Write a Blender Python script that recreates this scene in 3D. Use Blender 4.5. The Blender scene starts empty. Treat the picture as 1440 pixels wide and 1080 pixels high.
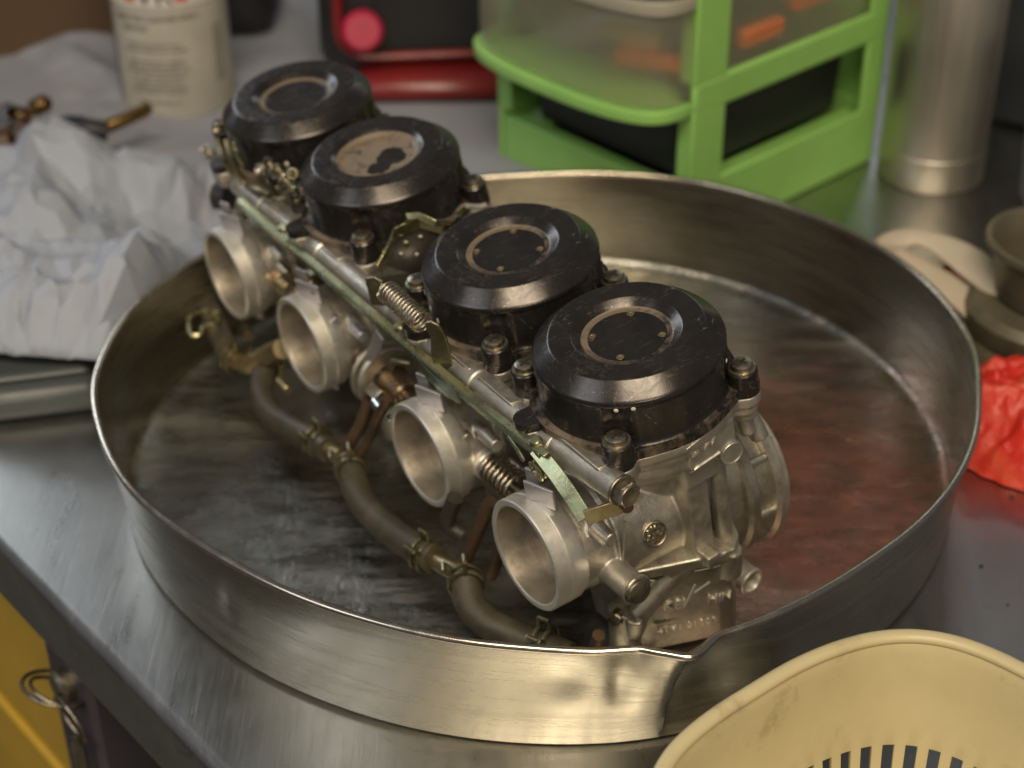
import bpy, bmesh, math, random
from mathutils import Vector, Matrix, noise, Euler
import numpy as np
random.seed(7)
PI = math.pi
S = bpy.context.scene
C = S.collection
# ------------------------------------------------------------------ camera
F, PITCH, ROLL, CH = 2396.517, 0.58, -0.01, 0.48364
r_ = np.array([1, 0, 0.]); f_ = np.array([0, math.cos(PITCH), -math.sin(PITCH)]); u_ = np.cross(r_, f_)
CR = math.cos(ROLL)*r_ + math.sin(ROLL)*u_
CU = -math.sin(ROLL)*r_ + math.cos(ROLL)*u_
CAM = np.array([0, 0, CH])
cd = bpy.data.cameras.new('camera'); cam = bpy.data.objects.new('camera', cd); C.objects.link(cam)
cam.matrix_world = Matrix(((CR[0], CU[0], -f_[0], 0), (CR[1], CU[1], -f_[1], 0), (CR[2], CU[2], -f_[2], CH), (0, 0, 0, 1)))
cd.sensor_width = 36; cd.lens = F/1440*36; cd.clip_start = .01; cd.clip_end = 50
cd.dof.use_dof = True; cd.dof.focus_distance = .625; cd.dof.aperture_fstop = 8.0
S.camera = cam
# ------------------------------------------------------------------ light
W = bpy.data.worlds.new('World'); S.world = W; W.use_nodes = True
bgn = W.node_tree.nodes['Background']; bgn.inputs[0].default_value = (.98, .97, 1, 1); bgn.inputs[1].default_value = .12

def area(name, loc, target, sx, sy, power, col):
    l = bpy.data.lights.new(name, 'AREA'); l.shape = 'RECTANGLE'; l.size = sx; l.size_y = sy
    l.energy = power; l.color = col
    o = bpy.data.objects.new(name, l); C.objects.link(o); o.location = loc
    d = Vector(target)-Vector(loc); o.rotation_euler = d.to_track_quat('-Z', 'Y').to_euler()
    return o
area('ceiling_lamp', (.0, -.45, 1.75), (.05, .62, 0), 1.1, .42, 28, (1, .85, .63))
area('ceiling_lamp', (.45, -1.9, 1.5), (.0, .5, 0), 1.1, .6, 19, (1, .85, .63))
area('ceiling_lamp', (.60, 2.5, 1.15), (.15, .8, 0), .45, .28, 1.2, (.90, .95, 1))
area('bell_fill_light', (-1.25, -.1, 1.15), (.0, .65, .08), .7, .6, 4.5, (.93, .95, 1))  # soft light added to brighten the intake bells, no such lamp seen
area('window_light', (-1.5, 2.4, 1.0), (-.1, .7, 0), 1.2, .75, 14, (.84, .92, 1))
S.view_settings.view_transform = 'Standard'; S.view_settings.look = 'None'
S.view_settings.exposure = 0; S.view_settings.gamma = 1

# ------------------------------------------------------------------ photo survey helpers (real positions in metres)
def G(x, y, z=0.):
    d = (x-720)/F*CR - (y-540)/F*CU + f_
    t = (z-CH)/d[2]; X = CAM + d*t
    return Vector(X)
UU = Vector((.54931266, -.8356169, 0)); NN = Vector((-.14737267, -.09687893, .98432503)); VV = NN.cross(UU)
C4 = Vector((0.04282882, 0.54271497, 0.1520001))
def Lc(x, y, ax, off):
    """bank coordinates in mm of the point seen at x,y on the bank plane axis=off"""
    a = (UU, VV, NN)[ax]
    d = Vector((x-720)/F*CR - (y-540)/F*CU + f_)
    q = C4 + a*(off/1000); c = Vector(CAM); t = (q-c).dot(a)/d.dot(a); X = c+d*t-C4
    return Vector((X.dot(UU), X.dot(VV), X.dot(NN)))*1000
def toL(X):
    X = Vector(X)-C4
    return Vector((X.dot(UU), X.dot(VV), X.dot(NN)))*1000
SP = [0, 80.41, 186.89, 267.30]

# ------------------------------------------------------------------ materials
def new_mat(name):
    m = bpy.data.materials.new(name); m.use_nodes = True
    nt = m.node_tree; b = nt.nodes['Principled BSDF']
    return m, nt, b
def N(nt, t, **k):
    n = nt.nodes.new(t)
    for a, v in k.items():
        if a.startswith('i_'):
            n.inputs[a[2:].replace('_', ' ')].default_value = v
        else: setattr(n, a, v)
    return n
def noise_tex(nt, scale, detail=4, rough=.6, stretch=None, dist=0):
    tc = N(nt, 'ShaderNodeTexCoord'); mp = N(nt, 'ShaderNodeMapping')
    nt.links.new(tc.outputs['Object'], mp.inputs[0])
    if stretch: mp.inputs['Scale'].default_value = stretch
    n = N(nt, 'ShaderNodeTexNoise'); n.inputs['Scale'].default_value = scale
    n.inputs['Detail'].default_value = detail; n.inputs['Roughness'].default_value = rough
    n.inputs['Distortion'].default_value = dist
    nt.links.new(mp.outputs[0], n.inputs['Vector'])
    return n.outputs['Fac']
def ramp(nt, fac, stops):
    r = N(nt, 'ShaderNodeValToRGB'); e = r.color_ramp.elements
    while len(e) < len(stops): e.new(.5)
    for q, (p, c) in zip(e, stops):
        q.position = p; q.color = (*c, 1) if len(c) == 3 else c
    nt.links.new(fac, r.inputs[0]); return r.outputs[0]
def g3(v): return (v, v, v)
def mix(nt, fac, a, b):
    m = N(nt, 'ShaderNodeMix', data_type='RGBA')
    nt.links.new(fac, m.inputs[0])
    for s, v in ((6, a), (7, b)):
        if isinstance(v, tuple): m.inputs[s].default_value = (*v, 1)
        else: nt.links.new(v, m.inputs[s])
    return m.outputs[2]
def bump(nt, b, fac, strength, dist=.0005):
    bp = N(nt, 'ShaderNodeBump'); bp.inputs['Strength'].default_value = strength; bp.inputs['Distance'].default_value = dist
    nt.links.new(fac, bp.inputs['Height'])
    prev = b.inputs['Normal'].links
    if prev: nt.links.new(prev[0].from_socket, bp.inputs['Normal'])
    nt.links.new(bp.outputs[0], b.inputs['Normal'])
def surf(name, col, metal=0., rough=.5, col2=None, nscale=60, rvar=.1, bmp=.15, bscale=700, stain=None, sscale=90, slo=.55, shi=.7, spec=.5, coat=0, bdist=.0003, stretch=None):
    """general dirty surface: two tone colour noise, roughness variation, fine relief, stains"""
    m, nt, b = new_mat(name)
    b.inputs['Metallic'].default_value = metal; b.inputs['Specular IOR Level'].default_value = spec
    b.inputs['Coat Weight'].default_value = coat
    n1 = noise_tex(nt, nscale, 5, .65, stretch)
    c = ramp(nt, n1, [(.3, col), (.7, col2 or tuple(x*.72 for x in col))])
    if stain:
        n2 = noise_tex(nt, sscale, 6, .7, stretch)
        k = ramp(nt, n2, [(slo, g3(0)), (shi, g3(1))])
        c = mix(nt, k, c, stain)
        mt = N(nt, 'ShaderNodeMath', operation='MULTIPLY_ADD'); nt.links.new(k, mt.inputs[0]); mt.inputs[1].default_value = -metal*.7; mt.inputs[2].default_value = metal
        nt.links.new(mt.outputs[0], b.inputs['Metallic'])
    nt.links.new(c, b.inputs['Base Color'])
    n3 = noise_tex(nt, nscale*2.3, 5, .7, stretch)
    rr = ramp(nt, n3, [(.3, g3(max(.03, rough-rvar))), (.7, g3(min(1, rough+rvar)))])
    nt.links.new(rr, b.inputs['Roughness'])
    if bmp: bump(nt, b, noise_tex(nt, bscale, 3, .6, stretch), bmp, bdist)
    return m

M = {}
M['cast'] = surf('cast aluminium', (.66, .615, .53), .9, .42, (.43, .395, .335), 70, .13, .55, 1300, (.13, .10, .065), 75, .55, .75)
M['bowl'] = surf('oily cast aluminium', (.55, .51, .42), .9, .38, (.32, .29, .235), 70, .13, .55, 1300, (.09, .07, .045), 60, .5, .72)
M['bell'] = surf('machined aluminium', (.86, .83, .75), .85, .42, (.70, .66, .57), 45, .10, .2, 600, (.22, .17, .11), 60, .6, .8)
M['bore'] = surf('brown stained bore', (.42, .37, .30), .75, .42, (.27, .23, .175), 60, .1, .2, 600, (.10, .075, .05), 60, .5, .8)
M['boltsteel'] = surf('dull bolt steel', (.45, .40, .31), 1, .34, (.28, .24, .17), 200, .1, .3, 1500, (.12, .09, .05), 200, .55, .75)
M['zincgreen'] = surf('green zinc plate', (.30, .38, .26), 1, .30, (.38, .38, .23), 70, .1, .2, 900, (.20, .15, .07), 110, .62, .8)
M['zinc'] = surf('yellow zinc plate', (.52, .46, .25), 1, .30, (.34, .35, .20), 70, .1, .2, 900, (.20, .15, .07), 110, .58, .75)
M['brass'] = surf('tarnished brass', (.44, .36, .20), .9, .38, (.28, .22, .12), 100, .1, .3, 900, (.10, .07, .04), 120, .55, .75)
M['copper'] = surf('brown copper', (.20, .125, .075), .75, .45, (.12, .08, .05), 100, .1, .3, 900, (.06, .045, .03), 120, .5, .75)
M['oldzinc'] = surf('aged zinc plate', (.30, .26, .15), .95, .38, (.20, .19, .12), 90, .1, .3, 900, (.10, .07, .04), 110, .5, .75)
M['bush'] = surf('rosy brass bush', (.50, .37, .25), .95, .30, (.38, .27, .17), 90, .1, .1, 900)
M['springsteel'] = surf('spring steel', (.72, .65, .53), 1, .28, (.45, .37, .25), 300, .1, 0)
M['hose'] = surf('olive rubber hose', (.060, .050, .031), 0, .5, (.034, .028, .018), 60, .1, .3, 500, (.10, .08, .048), 34, .45, .72, spec=.5)
M['rubber'] = surf('black rubber', (.025, .024, .022), 0, .5, None, 60, .1, .3, 500)
M['lilac'] = surf('pale plated steel', (.52, .49, .50), .75, .42, (.40, .37, .38), 90, .1, .2, 700, (.2, .16, .13), 90, .6, .8)
M['dark'] = surf('dark grime and shade', (.03, .026, .02), .3, .5, (.05, .04, .03), 80, .1, .5, 400)  # grime colour, also painted shade on the bracket plate and spigot mouth
M['speck'] = surf('pale speck', (.75, .70, .58), 0, .5, None, 60, .1, 0)

def lid_mat(name, dusty):
    """glossy black cover: radial brushing, scratches, brown dust that settled in the recess"""
    m, nt, b = new_mat(name)
    tc = N(nt, 'ShaderNodeTexCoord'); sep = N(nt, 'ShaderNodeSeparateXYZ'); nt.links.new(tc.outputs['Object'], sep.inputs[0])
    def mth(op, a, bb=None, c=None):
        q = N(nt, 'ShaderNodeMath', operation=op)
        for i, v in enumerate((a, bb, c)):
            if v is None: continue
            if isinstance(v, (int, float)): q.inputs[i].default_value = v
            else: nt.links.new(v, q.inputs[i])
        return q.outputs[0]
    rad = mth('SQRT', mth('ADD', mth('MULTIPLY', sep.outputs[0], sep.outputs[0]), mth('MULTIPLY', sep.outputs[1], sep.outputs[1])))
    n1 = noise_tex(nt, 60, 5, .7); n2 = noise_tex(nt, 130, 6, .75, None, 1.5)
    base = ramp(nt, n1, [(.3, (.034, .031, .030)), (.7, (.066, .057, .051))])
    # scratches
    v = N(nt, 'ShaderNodeTexVoronoi', feature='DISTANCE_TO_EDGE'); v.inputs['Scale'].default_value = 120
    mp = N(nt, 'ShaderNodeMapping'); mp.inputs['Scale'].default_value = (1, .12, 1); mp.inputs['Rotation'].default_value = (0, 0, .7)
    nt.links.new(tc.outputs['Object'], mp.inputs[0]); nt.links.new(mp.outputs[0], v.inputs['Vector'])
    sc = mth('MULTIPLY', mth('LESS_THAN', v.outputs['Distance'], .008), mth('GREATER_THAN', n2, .55))
    base = mix(nt, sc, base, (.20, .18, .15))
    # dust ring at the foot of the recess
    band = mth('MULTIPLY', mth('GREATER_THAN', rad, .0150), mth('LESS_THAN', rad, .0176))
    inner = mth('LESS_THAN', rad, .0176)
    zlow = mth('LESS_THAN', sep.outputs[2], -.0015)
    ang = mth('ADD', mth('MULTIPLY', sep.outputs[0], -12), .60)
    d1 = mth('MULTIPLY', band, ramp(nt, mth('ADD', n2, mth('SUBTRACT', ang, .5)), [(.34, g3(0)), (.72, g3(.8))]))
    if dusty == 2:
        d2 = mth('MULTIPLY', mth('LESS_THAN', rad, .0200), ramp(nt, mth('ADD', n2, .12), [(.40, g3(0)), (.60, g3(1))]))
        # clean finger wipe
        dx = mth('SUBTRACT', sep.outputs[0], .0045); dy = mth('SUBTRACT', sep.outputs[1], .0035)
        wr = mth('ADD', mth('SQRT', mth('ADD', mth('MULTIPLY', dx, dx), mth('MULTIPLY', dy, dy))), mth('MULTIPLY', mth('SUBTRACT', n1, .5), .012))
        d2 = mth('MULTIPLY', d2, mth('GREATER_THAN', wr, .0068))
        dx = mth('SUBTRACT', sep.outputs[0], .0085); dy = mth('ADD', sep.outputs[1], .0045)
        wr = mth('ADD', mth('SQRT', mth('ADD', mth('MULTIPLY', dx, dx), mth('MULTIPLY', dy, dy))), mth('MULTIPLY', mth('SUBTRACT', n1, .5), .014))
        d1 = mth('MULTIPLY', d2, mth('GREATER_THAN', wr, .0052))
        d1 = mth('MULTIPLY', d1, .85)
    d1 = mth('MULTIPLY', d1, zlow)
    d3 = mth('MULTIPLY', mth('MULTIPLY', mth('LESS_THAN', sep.outputs[2], -.0243), mth('LESS_THAN', rad, .0405)), ramp(nt, n1, [(.42, g3(0)), (.62, g3(.75))]))
    d4 = mth('MULTIPLY', mth('GREATER_THAN', sep.outputs[2], -.002), ramp(nt, noise_tex(nt, 42, 6, .8, None, 2.), [(.54, g3(0)), (.72, g3(.34))]))
    dust = mth('MAXIMUM', mth('MAXIMUM', d1, d3), d4)
    col = mix(nt, dust, base, (.215, .16, .10))
    nt.links.new(col, b.inputs['Base Color'])
    mt = mth('SUBTRACT', .72, mth('MULTIPLY', dust, .72)); nt.links.new(mt, b.inputs['Metallic'])
    rg = mth('ADD', ramp(nt, n2, [(.3, g3(.17)), (.75, g3(.34))]), mth('MULTIPLY', dust, .4)); nt.links.new(rg, b.inputs['Roughness'])
    b.inputs['Specular IOR Level'].default_value = .6
    bump(nt, b, noise_tex(nt, 900, 3), .08, .0002)
    return m
M['lid'] = lid_mat('black cover', 0); M['lidring'] = lid_mat('black cover ring dust', 1); M['liddust'] = lid_mat('black cover brown dust', 2)
def clip_ramp(*a): pass

def steel(name, base, rough, smudge, streak=(1, 1, 1), scr=.25, sscale=18, bs=.12, wave=0, wscale=12, spots=None):
    m, nt, b = new_mat(name)
    b.inputs['Metallic'].default_value = 1
    n1 = noise_tex(nt, sscale, 8, .68, None, .6); n2 = noise_tex(nt, sscale*5, 8, .75, streak)
    c = ramp(nt, n1, [(.32, tuple(x*smudge for x in base)), (.68, base)])
    if spots:
        k = ramp(nt, noise_tex(nt, sscale*3, 7, .75, None, 1), [(.60, g3(0)), (.74, g3(.7))]); c = mix(nt, k, c, spots)
    nt.links.new(c, b.inputs['Base Color'])
    r = ramp(nt, n2, [(.3, g3(max(.04, rough-.09))), (.7, g3(rough+.12))]); nt.links.new(r, b.inputs['Roughness'])
    # long fine scratches in three directions
    for i, a in enumerate((.3, 1.4, 2.4)):
        tc = N(nt, 'ShaderNodeTexCoord'); mp = N(nt, 'ShaderNodeMapping'); mp.inputs['Rotation'].default_value = (0, 0, a)
        mp.inputs['Scale'].default_value = (1, .05, 1)
        v = N(nt, 'ShaderNodeTexVoronoi', feature='DISTANCE_TO_EDGE'); v.inputs['Scale'].default_value = 160+60*i
        nt.links.new(tc.outputs['Object'], mp.inputs[0]); nt.links.new(mp.outputs[0], v.inputs['Vector'])
        k = ramp(nt, v.outputs['Distance'], [(0, g3(0)), (.03, g3(1))])
        bump(nt, b, k, scr*.35, .00006)
    bump(nt, b, noise_tex(nt, 400, 4, .6, streak), bs, .0001)
    if wave: bump(nt, b, noise_tex(nt, wscale, 3, .5), wave, .004)
    return m
M['bench'] = steel('worn stainless bench', (.48, .475, .45), .32, .78, (1, .15, 1), .5, 9, .15, .03, 6, (.24, .23, .16))
M['pan'] = steel('stainless pan wall', (.48, .445, .365), .24, .80, (.3, .3, 5), .15, 9, .1, .03, 14, (.33, .26, .16))
M['panfloor'] = steel('wet stainless pan floor', (.58, .565, .50), .36, .42, (.22, 1, 1), .9, 11, .45, .16, 24, (.13, .09, .06))
_b = M['panfloor'].node_tree.nodes['Principled BSDF']
_e = _b.inputs['Roughness'].links[0].from_node.color_ramp.elements   # oily film: patches that mirror next to dull ones
_e[0].position = .38; _e[1].position = .60; _e[0].color = (.13, .13, .13, 1); _e[1].color = (.50, .50, .50, 1)
bump(M['panfloor'].node_tree, _b, noise_tex(M['panfloor'].node_tree, 75, 6, .72, (.6, 1, 1), 1.2), .55, .0016)
M['panrim'] = steel('pan rolled rim', (.62, .55, .45), .22, .75, (1, 1, 1), .1, 20, .1)
M['canister'] = steel('brushed steel canister', (.62, .57, .48), .46, .8, (1, 1, .05), .0, 9, .1, .03, 10)
def plastic(name, col, rough=.4, **k): return surf(name, col, 0, rough, tuple(x*.85 for x in col), 20, .07, .1, 400, **k)
M['green'] = plastic('green plastic', (.29, .56, .14), .35)
M['yellow'] = plastic('cream yellow plastic', (.60, .51, .29), .42, stain=(.30, .21, .09), sscale=38, slo=.58, shi=.80)
M['yellowmetal'] = plastic('yellow painted metal', (.60, .37, .035), .4)
M['blackplastic'] = plastic('black plastic', (.02, .019, .021), .45)
M['redplastic'] = plastic('dark red plastic', (.22, .018, .018), .3)
M['redplastic2'] = plastic('red painted steel', (.42, .06, .05), .35)
M['pinkred'] = plastic('crimson cap', (.46, .012, .06), .35)
M['greyplastic'] = plastic('dark grey plastic', (.070, .078, .078), .38)
M['darkslate'] = plastic('slate dark plastic', (.035, .038, .045), .5)
M['paleplastic'] = plastic('pale grey plastic', (.20, .205, .22), .5)
M['olive'] = surf('olive grey metal', (.21, .18, .12), .5, .45, (.13, .115, .075), 60, .1, .2, 400)
M['cardboard'] = surf('brown cardboard', (.10, .058, .03), 0, .8, (.10, .058, .03), 30, .1, .2, 300)
M['cream'] = surf('cream cloth handle', (.52, .47, .36), 0, .6, (.50, .40, .30), 18, .1, .2, 400)
M['orange'] = plastic('orange plastic', (.80, .18, .03), .4)
M['tan'] = plastic('tan wood', (.50, .36, .18), .5)
M['gold'] = surf('gold metal', (.36, .22, .08), 1, .3, None, 60)
M['chrome'] = surf('chrome', (.7, .7, .68), 1, .12, None, 60)
M['lilacplate'] = plastic('lilac grey panel', (.060, .050, .060), .5)
M['floor'] = surf('dark floor', (.11, .105, .09), 0, .7, None, 3)
M['ink'] = surf('grey ink', (.10, .095, .08), 0, .6, None, 60)
M['inkblack'] = surf('black ink', (.03, .03, .03), 0, .6, None, 60)
M['inkred'] = surf('red ink', (.65, .06, .05), 0, .5, None, 60)
M['label_white'] = surf('white label paper', (.72, .68, .60), 0, .45, None, 20)
M['label_beige'] = surf('beige label paper', (.50, .465, .39), 0, .42, None, 20)
def paper(name, tint):
    m, nt, b = new_mat(name)
    c = ramp(nt, noise_tex(nt, 6, 2), [(.60, tint), (.75, (.46, .38, .40))])
    nt.links.new(c, b.inputs['Base Color']); b.inputs['Roughness'].default_value = .65
    bump(nt, b, noise_tex(nt, 90, 5, .6), .25, .002)
    return m
M['paper'] = paper('crumpled grey white paper', (.33, .355, .41)); M['sheet'] = paper('white sheet', (.30, .31, .35))
m, nt, b = new_mat('red carrier film'); M['redbag'] = m
c = ramp(nt, noise_tex(nt, 14, 3, .6, None, 1), [(.42, (.62, .03, .02)), (.58, (.70, .10, .05)), (.68, (.75, .38, .28))]); nt.links.new(c, b.inputs['Base Color'])
b.inputs['Roughness'].default_value = .24; b.inputs['Subsurface Weight'].default_value = .35; b.inputs['Subsurface Radius'].default_value = (.01, .003, .002); bump(nt, b, noise_tex(nt, 120, 5, .7, None, 1.5), .5, .002)
m, nt, b = new_mat('translucent drawer plastic'); M['clear'] = m; M['cleargrey'] = plastic('cloudy grey plastic', (.36, .34, .27), .35)
b.inputs['Base Color'].default_value = (.62, .58, .46, 1); b.inputs['Roughness'].default_value = .30; b.inputs['Transmission Weight'].default_value = .72; b.inputs['IOR'].default_value = 1.15
b.inputs['Alpha'].default_value = .40

# ------------------------------------------------------------------ mesh helpers
def frame(a, b):
    z = (Vector(b)-Vector(a)).normalized()
    x = z.cross(Vector((0, 0, 1)) if abs(z.z) < .9 else Vector((1, 0, 0))).normalized(); y = z.cross(x)
    return x, y, z
def lathe(bm, prof, seg=64, o=(0, 0, 0), axis=(0, 0, 1), a0=0, a1=2*PI, xdir=None):
    """revolve [(r, h)] about the axis through o"""
    o = Vector(o); x, y, z = frame((0, 0, 0), axis)
    if xdir: x = Vector(xdir); y = z.cross(x)
    full = abs(a1-a0-2*PI) < 1e-6; n = seg if full else seg+1
    rows = []
    for r, h in prof:
        if r < 1e-6: rows.append([bm.verts.new(o+z*h)]); continue
        rows.append([bm.verts.new(o+z*h+(x*math.cos(a)+y*math.sin(a))*r) for a in (a0+(a1-a0)*k/seg for k in range(n))])
    for p, q in zip(rows, rows[1:]):
        for k in range(seg):
            k2 = (k+1) % n
            if len(p) == 1 and len(q) == 1: continue
            if len(p) == 1: bm.faces.new((p[0], q[k], q[k2]))
            elif len(q) == 1: bm.faces.new((p[k], q[0], p[k2]))
            else: bm.faces.new((p[k], q[k], q[k2], p[k2]))
    return rows
def cyl(bm, a, b, r, r2=None, seg=32, ch=0.):
    r2 = r if r2 is None else r2
    a = Vector(a); b = Vector(b); h = (b-a).length
    pr = [(0, 0), (r-ch, 0), (r, ch), (r2, h-ch), (r2-ch, h), (0, h)] if ch else [(0, 0), (r, 0), (r2, h), (0, h)]
    lathe(bm, pr, seg, a, b-a)
def ring(bm, a, b, ro, ri, seg=48, ch=.4):
    a = Vector(a); b = Vector(b); h = (b-a).length
    lathe(bm, [(ri, 0), (ro-ch, 0), (ro, ch), (ro, h-ch), (ro-ch, h), (ri, h), (ri, 0)], seg, a, b-a)
def box(bm, c, s, rot=None, taper=1.):
    c = Vector(c); R = rot if rot is not None else Matrix.Identity(3)
    vs = [bm.verts.new(c+R @ Vector((x*s[0]/2*(taper if z > 0 else 1), y*s[1]/2*(taper if z > 0 else 1), z*s[2]/2))) for z in (-1, 1) for y in (-1, 1) for x in (-1, 1)]
    for f in ((0, 2, 3, 1), (4, 5, 7, 6), (0, 1, 5, 4), (2, 6, 7, 3), (0, 4, 6, 2), (1, 3, 7, 5)): bm.faces.new([vs[i] for i in f])
def prism(bm, poly, z0, z1, mat=None, sc=1.):
    """extrude a closed 2D outline"""
    cx = sum(p[0] for p in poly)/len(poly); cy = sum(p[1] for p in poly)/len(poly)
    mat = mat or Matrix.Identity(4)
    lo = [bm.verts.new(mat @ Vector((x, y, z0))) for x, y in poly]
    hi = [bm.verts.new(mat @ Vector((cx+(x-cx)*sc, cy+(y-cy)*sc, z1))) for x, y in poly]
    n = len(poly)
    for i in range(n): bm.faces.new((lo[i], lo[(i+1) % n], hi[(i+1) % n], hi[i]))
    bm.faces.new(lo[::-1]); bm.faces.new(hi)
def smooth_path(pts, n=8):
    P = [Vector(p) for p in pts]; out = []
    for i in range(len(P)-1):
        p0 = P[max(i-1, 0)]; p1 = P[i]; p2 = P[i+1]; p3 = P[min(i+2, len(P)-1)]
        for k in range(n):
            t = k/n
            out.append(.5*((2*p1)+(p2-p0)*t+(2*p0-5*p1+4*p2-p3)*t*t+(3*p1-p0-3*p2+p3)*t**3))
    out.append(P[-1]); return out
def sweep(bm, path, section, closed=False, twist=None, cap=True):
    """sweep a 2D section (list of (a,b) or function of t) along a path, parallel transport"""
    P = [Vector(p) for p in path]; n = len(P); rows = []
    t0 = (P[1]-P[0]).normalized(); x = t0.cross(Vector((0, 0, 1)) if abs(t0.z) < .9 else Vector((1, 0, 0))).normalized()
    for i in range(n):
        if closed: t = (P[(i+1) % n]-P[i-1]).normalized()
        else: t = (P[min(i+1, n-1)]-P[max(i-1, 0)]).normalized()
        x = (x-t*x.dot(t)).normalized(); y = t.cross(x)
        sec = section(i/(n-1)) if callable(section) else section
        rows.append([bm.verts.new(P[i]+x*a+y*b) for a, b in sec])
    m = len(rows[0]); R = range(n if closed else n-1)
    for i in R:
        p, q = rows[i], rows[(i+1) % n]
        for k in range(m): bm.faces.new((p[k], p[(k+1) % m], q[(k+1) % m], q[k]))
    if cap and not closed: bm.faces.new(rows[0][::-1]); bm.faces.new(rows[-1])
def circ(r, n=12, ry=None): return [(r*math.cos(2*PI*k/n), (ry or r)*math.sin(2*PI*k/n)) for k in range(n)]
def tube(bm, pts, r, n=12, sm=8, closed=False):
    path = smooth_path(pts, sm) if sm else pts
    sweep(bm, path, (lambda t: circ(r(t), n)) if callable(r) else circ(r, n), closed)
def grid(bm, nx, ny, fn, thick=0):
    V = [[bm.verts.new(fn(i/(nx-1), j/(ny-1))) for i in range(nx)] for j in range(ny)]
    for j in range(ny-1):
        for i in range(nx-1): bm.faces.new((V[j][i], V[j][i+1], V[j+1][i+1], V[j+1][i]))
def obj(name, bm, mat, parent=None, k=1., loc=(0, 0, 0), bev=0, smooth=True, angle=38, kind=None, solid=0):
    if isinstance(bm, bmesh.types.BMesh):
        bmesh.ops.recalc_face_normals(bm, faces=bm.faces)
        if k != 1: bmesh.ops.scale(bm, vec=(k, k, k), verts=bm.verts)
        me = bpy.data.meshes.new(name); bm.to_mesh(me); bm.free()
        if smooth:
            for p in me.polygons: p.use_smooth = True
            me.set_sharp_from_angle(angle=math.radians(angle))
    else: me = bm
    o = bpy.data.objects.new(name, me); C.objects.link(o)
    if mat and not me.materials: me.materials.append(mat)
    o.location = loc
    if parent: o.parent = parent
    if kind: o['kind'] = kind
    if solid:
        s = o.modifiers.new('thickness', 'SOLIDIFY'); s.thickness = solid; s.offset = 0
    if bev:
        b = o.modifiers.new('bevel', 'BEVEL'); b.width = bev; b.segments = 2; b.limit_method = 'ANGLE'; b.angle_limit = math.radians(40)
        b.harden_normals = False
    return o
def BM(): return bmesh.new()
def mm(name, bm, mat, parent, loc=(0, 0, 0), bev=0, **kw):
    return obj(name, bm, mat, parent, .001, Vector(loc)/1000, bev/1000, **kw)
def tag(o, label, cat, group=None):
    o['label'] = label; o['category'] = cat
    if group: o['group'] = group
    return o
def thing(name, label, cat, loc=(0, 0, 0), rz=0., group=None):
    o = bpy.data.objects.new(name, None); C.objects.link(o); o.empty_display_size = .01
    o.location = loc; o.rotation_euler = (0, 0, rz)
    return tag(o, label, cat, group)
def fuse(bm, voxel, smooth=4):
    """melt overlapping solids into one casting with soft fillets"""
    me = bpy.data.meshes.new('tmp'); bmesh.ops.recalc_face_normals(bm, faces=bm.faces); bm.to_mesh(me); bm.free()
    o = bpy.data.objects.new('tmp', me); C.objects.link(o)
    r = o.modifiers.new('r', 'REMESH'); r.mode = 'VOXEL'; r.voxel_size = voxel; r.use_smooth_shade = True
    s = o.modifiers.new('s', 'SMOOTH'); s.iterations = smooth; s.factor = .5
    dg = bpy.context.evaluated_depsgraph_get(); ev = o.evaluated_get(dg)
    out = bpy.data.meshes.new_from_object(ev); bpy.data.objects.remove(o)
    out.transform(Matrix.Scale(.001, 4)); out.update()
    return out
def text_mesh(body, size, depth, sx=1., spacing=1.):
    c = bpy.data.curves.new('t', 'FONT'); c.body = body; c.size = size; c.extrude = depth; c.bevel_depth = 0; c.align_x = 'CENTER'; c.align_y = 'CENTER'; c.resolution_u = 3
    c.space_character = spacing
    o = bpy.data.objects.new('t', c); C.objects.link(o)
    dg = bpy.context.evaluated_depsgraph_get(); me = bpy.data.meshes.new_from_object(o.evaluated_get(dg)); bpy.data.objects.remove(o)
    me.transform(Matrix.Diagonal((sx, 1, 1, 1))); return me
def place_text(name, body, size, depth, o, xd, yd, mat, parent, sx=1., k=.001, loc=(0, 0, 0), spacing=1.):
    me = text_mesh(body, size, depth, sx, spacing)
    x = Vector(xd).normalized(); y = Vector(yd); y = (y-x*y.dot(x)).normalized(); z = x.cross(y); o = Vector(o)
    me.transform(Matrix(((x.x, y.x, z.x, o.x), (x.y, y.y, z.y, o.y), (x.z, y.z, z.z, o.z), (0, 0, 0, 1))))
    me.transform(Matrix.Scale(k, 4))
    return obj(name, me, mat, parent, loc=Vector(loc)*k)

# ------------------------------------------------------------------ the bench
E0 = Vector((-.233, .6076, 0)); ED = Vector((.64302, -.76585, 0)); EN = Vector((-.76585, -.64302, 0))   # front edge of the bench, EN points off the bench
bm = BM()
prof = [(-2.4, 0), (-1.2, 0), (-.6, 0), (-.3, 0), (-.12, 0), (-.03, 0), (-.006, 0)] + [(-.006+.006*math.sin(a), -.006+.006*math.cos(a)) for a in (.2, .4, .6, .8, 1.0, 1.2, 1.4, PI/2)] + [(0, -.012), (0, -.036), (-.004, -.038), (-.03, -.038)]
rows = []
for t in [(-1.6+i*.1) for i in range(40)]:
    rows.append([bm.verts.new(E0+ED*t+EN*a+Vector((0, 0, z))) for a, z in prof])
for p, q in zip(rows, rows[1:]):
    for i in range(len(prof)-1): bm.faces.new((p[i], q[i], q[i+1], p[i+1]))
o = obj('bench_top', bm, M['bench'], kind='structure')
bm = BM(); box(bm, (0, 0, -.91), (8, 8, .02)); obj('floor', bm, M['floor'], kind='structure')

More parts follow.
